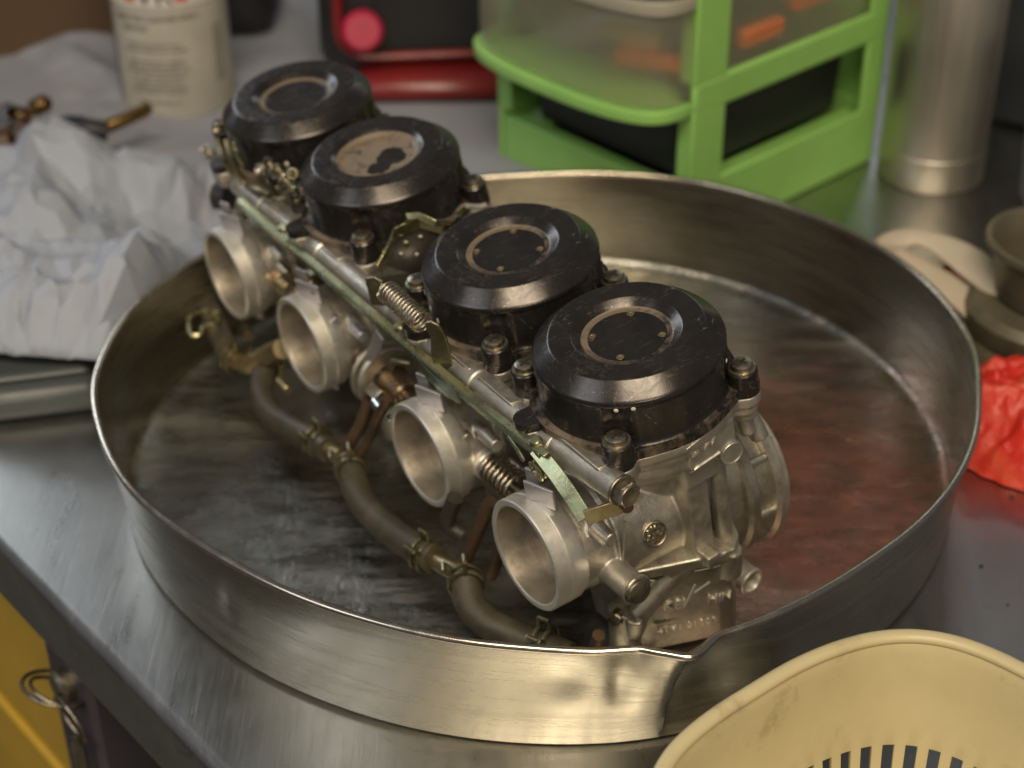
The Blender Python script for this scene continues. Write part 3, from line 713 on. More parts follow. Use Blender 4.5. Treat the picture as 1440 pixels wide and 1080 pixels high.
# small hook behind cover two
bm = BM(); tube(bm, [Lc(x, y, 2, -22) for x, y in ((645, 302), (647, 294), (656, 290), (672, 291), (684, 288))], 1.4, 8, 4); part('breather_pipe', bm, M['cast'])
# throttle shafts, springs and pulley between the bells
def shaft(u0, disc, sp0, sp1, mat1, z=-79, r=4.6):
    bm = BM(); cyl(bm, (u0-20, -40.5, z), (u0+30, -40.5, z), 2.2, seg=20); part('throttle_shaft', bm, M['boltsteel'])
    bm = BM(); cyl(bm, (u0-4, -40.5, z), (u0+6.5, -40.5, z), r+1.2, r+.9, 32, .7); part('spring_seat', bm, mat1)
    bm = BM(); pts = []; n = int((sp1-sp0)/2.9)*14
    for i in range(n+1):
        t = i/n; a = 2*PI*n/14*t; pts.append(Vector((sp0+(sp1-sp0)*t, -40.5+r*math.cos(a), z+r*math.sin(a))))
    sweep(bm, pts, circ(.85, 6)); part('throttle_spring', bm, M['springsteel'], angle=80)
shaft(-62, 0, -55, -34, M['bell'], -80, 6.2); shaft(-248, 0, -240, -224, M['bush'], -80, 5.5)
shaft(-178, 0, -170, -158, M['bush'], -86, 5.5)
bm = BM(); cyl(bm, (-142, -40, -84), (-126, -40, -84), 7.2, 6.4, 40, 1.0); part('shaft_bush', bm, M['bush'])
bm = BM(); cyl(bm, (-150, -40, -84), (-112, -40, -84), 3, seg=20); part('throttle_shaft', bm, M['boltsteel'])
pcn = Vector((-146, -40, -84))
bm = BM()
for du, r0, r1 in ((0, 15.5, 13.8), (3.2, 13.8, 9), (6.2, 15.5, 13.6)):
    lathe(bm, [(9, -1.1), (r0, -1.1), (r0+.4, 0), (r0, 1.1), (9, 1.1), (9, -1.1)], 64, pcn+Vector((du-3, 0, 0)), (1, 0, 0))
part('cable_pulley', bm, M['cast'])
bm = BM(); box(bm, Lc(533, 562, 1, -50)+Vector((0, 0, 3)), (9, 6, 8), Matrix.Rotation(.5, 3, 'X')); part('pulley_block', bm, M['boltsteel'], bev=.6)
p = Lc(537, 573, 1, -54); bm = BM(); cyl(bm, p+Vector((-5, 0, 0)), p+Vector((3.5, -1.5, 1)), 3.3, 2.8, 24, .8); part('silver_bolt', bm, M['chrome'])
p = Lc(548, 585, 1, -56); bm = BM(); cyl(bm, p, p+Vector((3, -1.5, 0)), 1.4, 1.1, 16, .3); part('silver_bolt', bm, M['chrome'])
# stay arm near the second bell
strip('stay_arm', [Lc(x, y, 1, -46) for x, y in ((534, 470), (530, 486), (520, 505), (514, 520))], 6, 1.3, (1, 0, .5), M['lilac'])
# little fasteners along the bar between bells
for x, y, v, r, mt in ((443, 407, -47, 2.2, 'brass'), (437, 396, -47, 1.6, 'brass'), (404, 402, -44, 2.6, 'brass'), (402, 381, -44, 1.8, 'boltsteel'), (655, 612, -44, 2.4, 'cast'), (508, 470, -44, 2.4, 'lilac'), (470, 448, -46, 2.0, 'lilac'), (403, 545, -66, 2.4, 'brass'), (350, 470, -55, 3., 'brass'), (695, 622, -46, 2.8, 'cast'), (855, 752, -38, 2.4, 'cast'), (675, 570, -46, 2.2, 'lilac')):
    p = Lc(x, y, 1, v); bm = BM(); cyl(bm, p+Vector((-7, 0, 0)), p+Vector((4, -1, 1)), r+.4, r, 20, .4); part('idle_screw', bm, M[mt])
# --- messy choke linkage at the far end
for x0, y0, x1, y1, z, r in ((306, 196, 330, 250, -26, 1.6), (318, 196, 343, 262, -30, 1.7), (330, 200, 342, 232, -26, 1.3), (300, 215, 325, 265, -30, 1.4), (348, 262, 380, 275, -30, 2.0)):
    p = Lc(x0, y0, 1, -34+z*.2); q = Lc(x1, y1, 1, -34+z*.2)
    mdl = (p+q)/2+Vector((3, -2, 3)); bm = BM(); tube(bm, [p, mdl, q], r, 8, 6); part('choke_link', bm, M['oldzinc'])
for i_, (x, y, r, mt) in enumerate(((289, 212, 3.4, 'cast'), (309, 179, 4.6, 'boltsteel'), (365, 240, 3.4, 'cast'), (387, 236, 2.4, 'oldzinc'), (411, 244, 3.0, 'oldzinc'), (380, 255, 2.6, 'oldzinc'), (396, 250, 2.2, 'boltsteel'), (340, 262, 2.5, 'zinc'), (318, 256, 3.2, 'zinc'), (352, 245, 3, 'dark'), (372, 262, 3, 'dark'), (330, 292, 4, 'cast'), (375, 228, 2.6, 'dark'), (400, 262, 3, 'dark'), (356, 272, 3, 'boltsteel'), (428, 268, 2.4, 'boltsteel'))):
    p = Lc(x, y, 1, -34); dd = Vector((.3+.25*math.sin(i_*2.1), -.5, .35+.4*math.cos(i_*1.7))).normalized()
    bm = BM(); cyl(bm, p-dd*5, p, r*.95, r, 6 if i_ % 2 else 20, .5); lathe(bm, [(r*.55, 0), (r*.55, r*.5), (r*.4, r*.7), (r*.25, r*.6), (r*.22, r*.2), (0, r*.15)], 16, p, dd); part('linkage_fastener', bm, M[mt])
    if i_ % 3 == 0:
        bm = BM(); tube(bm, [p, p+Vector((5, 2, -5)), p+Vector((11, 0, -9))], 1.5, 8, 4); part('choke_link', bm, M['oldzinc'])
strip('choke_plate', [Lc(x, y, 1, -33) for x, y in ((383, 272), (396, 268), (408, 266), (420, 272))], 7, 1.2, (0, -.3, 1), M['zinc'])
# --- fuel hoses, tees, clips between the bowls
def H(x, y, z=.028): return toL(G(x, y, z))
def hose(pts, r=5.0, zs=None):
    bm = BM(); tube(bm, pts, r, 20, 8); part('fuel_hose', bm, M['hose'])
def blob(pts, r, mat='brass', name='fuel_tee'):
    bm = BM(); tube(bm, pts, r, 16, 6); part(name, bm, M[mat])
hose([H(284, 385, .034), H(291, 410, .032), H(300, 445, .028), H(314, 480, .024), H(330, 506, .022)], 6.0)
hose([H(385, 500, .030), H(372, 525, .026), H(367, 552, .022), H(382, 582, .020), H(412, 602, .021), H(440, 617, .023), H(462, 632, .025)], 6.1)
hose([H(492, 652, .026), H(499, 683, .022), H(516, 714, .020), H(546, 744, .020), H(580, 768, .021), H(612, 787, .023)], 6.6)
hose([H(655, 812, .026), H(660, 845, .021), H(686, 876, .017), H(735, 898, .015), H(800, 925, .014)], 6.6)
blob([H(330, 506, .022), H(352, 513, .026), H(378, 508, .030)], 4.6); blob([H(352, 513, .026), H(376, 500, .036), H(398, 490, .05)], 5.2, 'brass')
blob([H(462, 632, .025), H(480, 642, .026), H(497, 655, .027)], 3.8); blob([H(480, 642, .027), H(505, 600, .045), H(520, 560, .06)], 2.8, 'copper', 'fuel_pipe')
blob([H(497, 652, .027), H(520, 615, .045), H(530, 590, .06), H(545, 560, .075)], 2.3, 'copper', 'fuel_pipe')
blob([H(612, 787, .023), H(634, 800, .026), H(655, 808, .027)], 4.2); blob([H(652, 795, .028), H(668, 755, .045), H(690, 705, .065)], 3.0, 'copper', 'fuel_pipe')
blob([H(690, 812, .028), H(697, 795, .035), H(703, 765, .05), H(712, 730, .065)], 2.4, 'copper', 'fuel_pipe'); blob([H(835, 925, .012), H(838, 908, .016), H(842, 893, .024)], 2.6, 'copper', 'fuel_pipe')
blob([H(650, 752, .04), H(630, 735, .045), H(640, 700, .06)], 3.5, 'dark', 'fuel_pipe')
def hoop(x, y, z, x2, y2, r, mat='oldzinc', ears=True):
    p = H(x, y, z); q = H(x2, y2, z); d = (q-p).normalized(); X, Y, Z = frame((0, 0, 0), d)
    bm = BM()
    for o_ in (-2.2, 2.2):
        sweep(bm, [p+d*o_+(X*math.cos(a)+Y*math.sin(a))*r for a in [2*PI*i/28 for i in range(28)]], circ(.9, 6), True)
    if ears:
        for s in (-.5, .3):
            e = p+(X*math.cos(-1.2+s)+Y*math.sin(-1.2+s))*(r-.5); e2 = e+(X*math.cos(-1.2+s)+Y*math.sin(-1.2+s))*5.5
            cyl(bm, e-d*2.5, e2-d*2.5, 1.0, seg=8); cyl(bm, e2-d*2.5, e2+d*2.5, 1.0, seg=8); cyl(bm, e2+d*2.5, e+d*2.5, 1.0, seg=8)
    part('hose_clip', bm, M[mat])
hoop(330, 505, .022, 340, 512, 6.6); hoop(378, 515, .027, 372, 528, 6.6); hoop(448, 620, .024, 458, 628, 6.8); hoop(494, 658, .026, 495, 668, 7.0)
hoop(598, 779, .022, 606, 784, 7.2); hoop(655, 818, .026, 656, 829, 7.2); hoop(765, 902, .018, 775, 906, 7.2)
# brass wire clip standing off the first hose
bm = BM()
ps = [H(x, y, .042) for x, y in ((303, 440), (290, 436), (270, 443), (265, 452), (268, 470), (282, 470), (285, 460), (300, 456))]
tube(bm, ps, 1.3, 8, 4); tube(bm, [H(303, 440, .042), H(309, 450, .038), H(300, 460, .042)], 1.6, 8, 4); part('wire_clip', bm, M['zinc'])
# clutter of stubs, plates and screws between the throats
random.seed(21)
for u0, u1 in ((-56, -26), (-162, -108), (-240, -216)):
    for k in range(11 if u1-u0 > 40 else 7):
        u, v, z = random.uniform(u0, u1), random.uniform(-44, -26), random.uniform(-118, -60)
        kind_ = k % 4; mt = M[random.choice(('cast', 'oldzinc', 'brass', 'boltsteel', 'bowl', 'copper'))]; bm = BM()
        d = Vector((random.choice((-1, 1))*random.uniform(.5, 1), random.uniform(-.6, .1), random.uniform(-.6, .4))).normalized(); p = Vector((u, v, z))
        if kind_ == 0: cyl(bm, p-d*6, p+d*3, random.uniform(2.2, 3.6), None, 20, .4); cyl(bm, p+d*2.9, p+d*5, 1.8, 1.5, 6, .3); part('idle_screw', bm, mt)
        elif kind_ == 1: box(bm, p, (random.uniform(6, 11), 1.3, random.uniform(8, 14)), Euler((random.uniform(-.4, .4), random.uniform(-.5, .5), random.uniform(-.6, .6))).to_matrix()); part('stay_plate', bm, mt, bev=.4)
        elif kind_ == 2: tube(bm, [p-d*8, p+Vector((0, -2, 1)), p+d*7+Vector((0, 0, -5))], random.uniform(1.5, 2.6), 10, 5); part('fuel_pipe', bm, mt)
        else: lathe(bm, [(0, -7), (4.5, -7), (4.5, -2), (3.2, -1), (3.2, 3), (2.4, 3.6), (0, 3.6)], 24, p, d); part('jet_boss', bm, mt)
# pieces deep in the shade under the bells
for s in SP[1:]:
    bm = BM(); cyl(bm, (-s+26, -20, -120), (-s+52, -22, -118), 5, 4.4, 20); cyl(bm, (-s+20, 0, -100), (-s+60, 0, -98), 6, 6, 20); part('spacer_tube', bm, M['bowl'])

# ------------------------------------------------------------------ colander in the front right corner
CC = Vector((.1266, .3762, 0)); cz = .075
CP = [(929, 1080), (978, 1035), (1067, 975), (1155, 924), (1244, 896), (1267, 893), (1333, 899), (1378, 915), (1440, 947)]
cp = sorted((math.atan2(*((G(x, y, cz)-CC).yx)), (G(x, y, cz)-CC).xy.length) for x, y in CP)
def colr(th):
    th = (th+PI/2) % (2*PI)-PI/2
    if th < cp[0][0]: return cp[0][1]+(.0786-cp[0][1])*sst(0, .8, cp[0][0]-th)
    if th > cp[-1][0]: return cp[-1][1]+(.0786-cp[-1][1])*sst(0, .8, th-cp[-1][0])
    for (a, r), (a2, r2) in zip(cp, cp[1:]):
        if a <= th <= a2: return r+(r2-r)*(th-a)/(a2-a)
NC = 330
cr_ = [colr(2*PI*k/NC) for k in range(NC)]
for _ in range(3): cr_ = [(cr_[k-6]+cr_[k-4]+cr_[k-2]+cr_[k]+cr_[(k+2) % NC]+cr_[(k+4) % NC]+cr_[(k+6) % NC])/7 for k in range(NC)]
col = thing('colander', 'cream yellow plastic colander with slots in its side, in front of the steel pan', 'colander', CC)
bm = BM(); zs = [(1.0, .0740), (.985, .068), (.975, .060), (.965, .052), (.95, .046), (.93, .038), (.905, .030), (.86, .018), (.80, .009), (.72, .005), (.45, .004), (.2, .004)]
rows = [[bm.verts.new((cr_[k]*s*math.cos(2*PI*k/NC), cr_[k]*s*math.sin(2*PI*k/NC), z)) for k in range(NC)] for s, z in zs]
for j in range(len(rows)-1):
    for k in range(NC):
        ph = k % 6
        if 6 <= j <= 8 and ph in (2, 3, 4) : continue      # slots really cut through
        bm.faces.new((rows[j][k], rows[j][(k+1) % NC], rows[j+1][(k+1) % NC], rows[j+1][k]))
bm.faces.new(rows[-1])
obj('bowl', bm, M['yellow'], col, solid=.0022, bev=.0004)
bm = BM(); sweep(bm, [Vector((cr_[k]*1.012*math.cos(2*PI*k/NC), cr_[k]*1.012*math.sin(2*PI*k/NC), .0745)) for k in range(NC)], circ(.0030, 12, .0022), True)
obj('rim', bm, M['yellow'], col, angle=80)

# ------------------------------------------------------------------ yellow drawer cabinet under the bench, with keys
cab = thing('drawer_cabinet', 'yellow metal drawer cabinet under the left edge of the bench', 'cabinet', E0+EN*-.012+Vector((0, 0, -.9)), math.atan2(ED.y, ED.x))
# local x along the edge, y = into the bench side (left of ED) 
bm = BM(); box(bm, (-.36, .25, .42), (.72, .46, .84)); obj('carcass', bm, M['yellowmetal'], cab, bev=.003)
bm = BM(); box(bm, (-.352, .012, .775), (.70, .012, .10)); obj('drawer_front', bm, M['yellowmetal'], cab, bev=.003)
bm = BM(); box(bm, (-.352, .012, .64), (.70, .012, .15)); obj('drawer_front', bm, M['yellowmetal'], cab, bev=.003)
bm = BM(); box(bm, (.025, .022, .43), (.044, .05, .85)); obj('corner_post', bm, M['lilacplate'], cab, bev=.003)
kp = G(78, 968, -.07)
d = (Vector(CAM)-kp).normalized()
keys = thing('key_ring', 'dark key ring with a key hanging at the yellow drawer below the bench edge', 'keys', kp)
X = ED; Z = Vector((0, 0, 1))
def kloop(c, a, b, r, tilt):
    bm = BM(); sweep(bm, [c+(X*math.cos(t))*a+(Vector((0, 0, 1))*math.cos(tilt)+EN*math.sin(tilt))*math.sin(t)*b for t in [2*PI*i/36 for i in range(36)]], circ(r, 8), True); return bm
obj('ring', kloop(Vector((0, 0, 0)), .0155, .0155, .0011, 1.15), M['boltsteel'], keys)
obj('ring', kloop(Vector((0, 0, -.001))+ED*.002, .0135, .0135, .0010, .95), M['boltsteel'], keys)
obj('ring', kloop(ED*.012+Vector((0, 0, -.011)), .013, .013, .0010, .2), M['boltsteel'], keys)
bm = BM(); lathe(bm, [(0, 0), (.0085, 0), (.0085, .010), (.0065, .012), (0, .012)], 32, -EN*.012, EN); obj('lock', bm, M['boltsteel'], keys)
bm = BM(); kx = ED*.013+Vector((0, 0, -.022)); tube(bm, [kx, kx+Vector((0, 0, -.018)), kx+Vector((0, 0, -.06))], .0022, 8, 4); box(bm, kx+Vector((0, 0, -.012)), (.006, .003, .014)); obj('key', bm, M['boltsteel'], keys)

# ------------------------------------------------------------------ paper
def fold(p, s, seed, amp):
    """sharp creased relief"""
    h = 0; a = amp
    for o_ in range(4):
        v = noise.noise(Vector((p.x*s+seed, p.y*s-seed, seed*.7))); h += a*(1-abs(v)*2.4); s *= 1.9; a *= .5
    return h
def quadgrid(bm, n, m_, P, hf):
    grid(bm, n, m_, lambda s, t: (lambda q: Vector((q.x, q.y, q.z+hf(q, s, t))))((P[0]*(1-s)+P[1]*s)*(1-t)+(P[3]*(1-s)+P[2]*s)*t))
A_, B_, C_, D_ = G(-110, 492, .030), G(152, 508, .030), G(318, 190, .030), G(-110, 225, .030)
def crease(p, s, seed):
    """flat facets meeting in sharp ridges"""
    best = []
    for k in range(9):
        a = k*2.4+seed; d = Vector((math.cos(a), math.sin(a), 0)); w = noise.noise(Vector((p.x*3+seed, p.y*3, k)))*.6
        best.append(abs(((p.dot(d)*s*(1+.13*k)+k*.37+w) % 2)-1))
    return best
def pfn(s, t):
    lo = A_.lerp(B_, s); hi = D_.lerp(C_, s); q = lo.lerp(hi, t); q = q+Vector((.028*math.sin(t*PI)*s, 0, 0))
    q = q+Vector((noise.noise(q*30)*.004, noise.noise(q*30+Vector((5, 0, 0)))*.004, 0))
    c = crease(q, 8.5, 1.3); h = .5*c[0]+.35*c[1]*c[2]+.28*c[3]*c[4]+.18*min(c[5], c[6])
    c2 = crease(q, 19, 4.7); c3 = crease(q, 37, 2.1); h = h*.098+.020*(.5*c2[0]+.5*c2[1]*c2[2]+.4*c2[3]*c2[5])+.006*(c3[0]*c3[1]+c3[2]*c3[4])-.012+fold(q, 18, 1.7, .002)
    edge_l = sst(0, .06, t)*sst(0, .07, 1-s)
    z = .029+.006*sst(0, .4, t)*(1-sst(.75, 1, t))+(h-.042)*(.12+.88*edge_l)
    z -= .030*sst(.80, 1.0, s)*sst(.10, .5, t)*(1-.4*t)+.022*sst(.93, 1, t)
    return Vector((q.x, q.y, max(.0015, z)))
bm = BM(); random.seed(3); nx, ny = 25, 20
jit = [[(random.uniform(-.42, .42) if 0 < i_ < nx-1 else 0, random.uniform(-.42, .42) if 0 < j_ < ny-1 else 0, random.uniform(-.0028, .0024)) for i_ in range(nx)] for j_ in range(ny)]
def pj(s, t):
    i_, j_ = round(s*(nx-1)), round(t*(ny-1)); a, b_, c = jit[j_][i_]
    q = pfn(s+a/(nx-1), t+b_/(ny-1)); q.z += c*(1 if 1 < j_ else .2); return q
grid(bm, nx, ny, pj)
bmesh.ops.triangulate(bm, faces=bm.faces, quad_method='SHORT_EDGE')
es = list(bm.edges); bmesh.ops.subdivide_edges(bm, edges=es, cuts=3, use_grid_fill=True)
for v in bm.verts: v.co += Vector((0, 0, 1))*(noise.noise(v.co*70)*.0016+noise.noise(v.co*160)*.0006)
tag(obj('crumpled_paper', bm, M['paper'], None, angle=9, solid=.0003), 'crumpled grey white paper sheet bunched up on the bench left of the steel pan', 'paper')
bm = BM()
def p2(s, t):
    q = Vector((-.62+.56*s, .945+.42*t-.02*s, 0)); 
    return Vector((q.x, q.y, .0025+max(0, fold(q, 7, 8.2, .010)-.004)*sst(.0, .5, 1-s)+.0008*noise.noise(q*30)+.0004))
grid(bm, 120, 100, p2)
tag(obj('paper_sheet', bm, M['sheet'], None, angle=180), 'wavy white paper spread on the bench under the spray can and the red case', 'paper')
bm = BM()
def p3(s, t):
    q = Vector((-.11+.155*s, .90+.24*t, 0)); return Vector((q.x, q.y, .0052+.0006*math.sin(q.x*60)+.0006*math.sin(q.y*40)))
grid(bm, 20, 20, p3)
tag(obj('paper_sheet', bm, M['sheet'], None, angle=180), 'flat white paper between the red case and the green drawer unit', 'paper')

# grey plastic case under the crumpled paper
gc = thing('plastic_case', 'low dark grey plastic case sticking out under the crumpled paper left of the pan', 'case', (-.282, .742, 0), math.radians(12))
bm = BM(); box(bm, (0, 0, .009), (.14, .085, .018), None, .95); obj('base', bm, M['greyplastic'], gc, bev=.006)
bm = BM(); box(bm, (0, .003, .020), (.130, .072, .004), None, .95); obj('lid', bm, M['greyplastic'], gc, bev=.004)

# cardboard box
cb = thing('cardboard_box', 'brown cardboard box at the back left corner', 'box', (-.385, 1.205, 0), math.radians(24))
bm = BM(); box(bm, (0, .06, .09), (.36, .18, .18)); obj('carton', bm, M['cardboard'], cb, bev=.002)
bm = BM(); box(bm, (0, -.03, .185), (.36, .004, .05), Matrix.Rotation(-.5, 3, 'X')); obj('flap', bm, M['cardboard'], cb)

# spray can
cn = thing('spray_can', 'beige spray can with printed label standing behind the crumpled paper', 'can', (-.2290, 1.103, 0.003))
CRD = .0385
bm = BM(); lathe(bm, [(0, .003), (CRD-.003, .003), (CRD, 0), (CRD, .003), (CRD-.0006, .005), (CRD-.0006, .20), (CRD-.004, .208), (.018, .222), (.017, .228), (0, .228)], 96); obj('can_body', bm, M['chrome'], cn)
bm = BM(); lathe(bm, [(CRD-.002, .0002), (CRD, .0006), (CRD+.0002, .002), (CRD+.0002, .078)], 96); obj('label', bm, M['label_beige'], cn)
bm = BM(); lathe(bm, [(CRD+.0003, .0785), (CRD+.0003, .19)], 96); obj('label', bm, M['label_white'], cn)
bm = BM(); lathe(bm, [(CRD+.0006, .006), (CRD+.0006, .19)], 24, a0=math.radians(183), a1=math.radians(206), xdir=(1, 0, 0)); obj('label_edge_stripe', bm, M['greyplastic'], cn)
def can_text(body, size, ang, z, mat, sx=1., name='printed_text'):
    me = text_mesh(body, size, .00005, sx)
    for v in me.vertices:
        a = ang+v.co.x/CRD; r = CRD+.0007+v.co.z; zz = v.co.y+z; v.co = (r*math.cos(a), r*math.sin(a), zz)
    obj(name, me, mat, cn)
fa = math.radians(-85)
can_text('VR', .019, fa-.12, .0865, M['inkblack'], 1.1)
for s in (-1, 1):
    me_b = BM(); 
    for k in range(6):
        a = fa-.12+s*(.42)+k*.035-.09
    lathe(me_b, [(CRD+.0006, .082), (CRD+.0006, .094)], 8, a0=fa-.12+s*.46-.11, a1=fa-.12+s*.46+.11, xdir=(1, 0, 0)); obj('red_mark', me_b, M['inkred'], cn)
can_text('INJECTOR CLEANER SPRAY', .0052, fa-.16, .0708, M['ink'], .95); can_text('SERVICE', .0052, fa-.55, .0640, M['ink'])
for i, (z, w) in enumerate(((.053, 26), (.049, 28), (.041, 27), (.0375, 26), (.034, 28), (.030, 24), (.0265, 22), (.023, 24), (.0195, 23), (.0125, 22))):
    random.seed(i); s = ''.join(random.choice('aeimnorstu  ') for _ in range(w)); can_text(s, .0034, fa-.24, z, M['ink'], 1.05)
for i in range(12): can_text('rustoen', .003, fa+.95, .060-i*.0034, M['ink'], .9)
# tools behind the paper
tl = thing('pliers', 'pliers with orange and black grips lying on the paper beside the spray can', 'pliers', G(130, 190, .03))
def WP(o, x, y, z): return G(x, y, z)-Vector(o.location)
bm = BM(); tube(bm, [WP(tl, 48, 205, .02), WP(tl, 90, 196, .032), WP(tl, 140, 183, .036), WP(tl, 205, 158, .036)], lambda t: .0045-.001*t, 10, 6); obj('handle', bm, M['orange'], tl)
bm = BM(); tube(bm, [WP(tl, 60, 200, .03), WP(tl, 95, 178, .038), WP(tl, 125, 182, .038), WP(tl, 150, 186, .035)], .007, 10, 6); obj('handle', bm, M['blackplastic'], tl)
bm = BM(); tube(bm, [WP(tl, 150, 178, .038), WP(tl, 180, 166, .040), WP(tl, 208, 152, .040)], .0042, 10, 6); obj('grip_tip', bm, M['gold'], tl)
for i, (x, y, z, r, mt, lb, ct) in enumerate(((12, 170, .034, .010, 'chrome', 'shiny chrome socket at the left edge behind the crumpled paper', 'socket'), (30, 165, .036, .006, 'gold', 'small gold fitting next to the chrome socket', 'fitting'), (58, 148, .030, .006, 'gold', 'gold sleeve lying behind the chrome socket', 'sleeve'), (5, 200, .026, .007, 'copper', 'brown metal nut in front of the chrome socket', 'nut'))):
    p = G(x, y, z); bm = BM(); lathe(bm, [(0, -r), (r, -r), (r, r*.6), (r*.7, r), (r*.5, r), (r*.45, 0), (0, 0)], 24, axis=(.5+i*.3, -.4, .6)); o = tag(obj(('socket', 'brass_fitting', 'brass_sleeve', 'metal_nut')[i], bm, M[mt]), lb, ct); o.location = p

# red and black case
rc = thing('power_tool_case', 'black and dark red moulded case with round crimson cap at the back', 'case', (-.066, 1.128, .0055), math.radians(4))
bm = BM(); box(bm, (.004, .03, .060), (.140, .11, .110), None, .96); obj('case_body', bm, M['blackplastic'], rc, bev=.020)
def rrect(w, h, r, n=6):
    out = []
    for cx, cy, a in ((w/2-r, h/2-r, 0), (-w/2+r, h/2-r, 90), (-w/2+r, -h/2+r, 180), (w/2-r, -h/2+r, 270)):
        out += [(cx+r*math.cos(math.radians(a+90*i/n)), cy+r*math.sin(math.radians(a+90*i/n))) for i in range(n+1)]
    return out
bm = BM(); sweep(bm, [Vector((x+.008, -.0285, y+.070)) for x, y in rrect(.118, .085, .02)], circ(.0035, 8), True); obj('trim_frame', bm, M['redplastic'], rc)
bm = BM(); prism(bm, [(-.045, -.050), (.055, -.055), (.085, -.035), (.10, .03), (.08, .085), (-.045, .085)], .001, .020, sc=.94); obj('skid_base', bm, M['redplastic'], rc, bev=.009)
bm = BM(); box(bm, (.074, .02, .035), (.012, .09, .07), Matrix.Rotation(.25, 3, 'Y')); obj('side_fender', bm, M['redplastic'], rc, bev=.004)
bm = BM(); q = G(482, 40, .06)-Vector((-.085, 1.185, .004)); lathe(bm, [(0, .012), (.011, .012), (.0135, .010), (.0142, 0), (.0142, -.010), (0, -.010)], 40, (-.0345, -.042, .052), (0, -1, .35)); obj('round_cap', bm, M['pinkred'], rc)
bm = BM(); tag(obj('black_pouch', BM() if False else (lambda b_: (box(b_, (0, 0, .05), (.11, .10, .10), None, .8), b_)[1])(bm), M['blackplastic'], bev=.02), 'black lumpy pouch between the spray can and the red case', 'pouch').location = (-.225, 1.25, .003)

# ------------------------------------------------------------------ green drawer unit
DX, DY, DZ = .165, .176, .20
du = thing('drawer_unit', 'small green plastic drawer tower with one translucent drawer, behind the steel pan', 'drawer unit', G(965, 352, 0), math.atan2(.669, .743))
# local x = along the right side face (depth), local y = towards the left along the front face; front corner at origin
def gbox(c, s, name, bev=.0025, mat='green', parent=None): 
    bm = BM(); box(bm, c, s); return obj(name, bm, M[mat], parent or du, bev=bev)
def shelf(z0, z1, name):
    t = .004
    gbox((DY/2, t/2, (z0+z1)/2), (DY, t, z1-z0), 'side_rail'); gbox((DY/2, DX-t/2, (z0+z1)/2), (DY, t, z1-z0), 'side_rail')
    gbox((DY-t/2, DX/2, (z0+z1)/2), (t, DX-2*t, z1-z0), 'back_rail')
    bm = BM(); n = 24; out = [(0, 0)]+[(-.030*math.sin(PI*k/n)**.8, DX*k/n) for k in range(1, n)]+[(0, DX), (.012, DX), (.012, 0)]
    prism(bm, out, z1-.012 if name == 'base' else z0, z1); obj('front_rail', bm, M['green'], du, bev=.002)
gbox((DY/2, .002, .020), (DY, .004, .040), 'side_rail'); gbox((DY/2, DX-.002, .020), (DY, .004, .040), 'side_rail'); gbox((DY-.002, DX/2, .02), (.004, DX-.008, .04), 'back_rail')
gbox((.006, DX/2, .017), (.012, DX-.01, .034), 'front_rail')
gbox((DY/2, .0135, .030), (DY-.01, .019, .003), 'runner'); gbox((DY/2, DX-.0175, .030), (DY-.01, .027, .003), 'runner')
for y in (.0015, DX-.0015):
    for z0, z1 in ((.038, .086), (.102, .160), (.176, .25)):
        gbox((.0135, y, (z0+z1)/2), (.027, .0035, z1-z0), 'post', .001); gbox((DY-.009, y, (z0+z1)/2), (.018, .0035, z1-z0), 'post', .001)
for z0, z1 in ((.038, .086), (.102, .160), (.176, .25)):
    gbox((.002, .006, (z0+z1)/2), (.0035, .012, z1-z0), 'post', .001); gbox((.002, DX-.006, (z0+z1)/2), (.0035, .012, z1-z0), 'post', .001)
    gbox((DY-.002, DX/2, (z0+z1)/2), (.003, DX-.02, z1-z0), 'back_panel', .001)
for z0, z1 in ((.084, .104), (.158, .178)):
    gbox((DY/2, .002, (z0+z1)/2), (DY, .005, z1-z0), 'side_rail'); gbox((DY/2, DX-.002, (z0+z1)/2), (DY, .005, z1-z0), 'side_rail')
    gbox((DY/2, .012, z0+.003), (DY-.01, .016, .003), 'runner'); gbox((DY/2, DX-.012, z0+.003), (DY-.01, .016, .003), 'runner')
    gbox((DY-.002, DX/2, (z0+z1)/2), (.004, DX-.01, z1-z0), 'back_rail')
def arc_y(k, n, b, w0=.004):
    a = PI*k/n; return (-b*math.sin(a)**.55, DX/2-(DX/2-w0)*math.copysign(abs(math.cos(a))**.8, math.cos(a)))
def bulge(name, z0, z1, b, mat, t=.003, parent=None, slope=0):
    bm = BM(); n = 36; lo = [arc_y(k, n, b) for k in range(n+1)]; rows = []
    for z, s in ((z0, 0), (z1, slope)): rows.append([bm.verts.new((x-s*math.sin(PI*k/n), y, z)) for k, (x, y) in enumerate(lo)])
    for k in range(n): bm.faces.new((rows[0][k], rows[0][k+1], rows[1][k+1], rows[1][k]))
    return obj(name, bm, M[mat], parent or du, solid=t, bev=.0008)
bulge('front_rail', .085, .0925, .038, 'green', .006)
bulge('front_rail', .160, .172, .036, 'green', .006)
bm = BM(); n = 24; out = [arc_y(k, n, .036) for k in range(n+1)]+[(.02, DX-.005), (.02, .005)]
prism(bm, out, .086, .0885); obj('shelf_lip', bm, M['green'], du, bev=.001)
bm = BM(); out = [arc_y(k, n, .034) for k in range(n+1)]+[(DY-.01, DX-.005), (DY-.01, .005)]
prism(bm, out, .160, .1635); obj('top_panel', bm, M['green'], du, bev=.001)
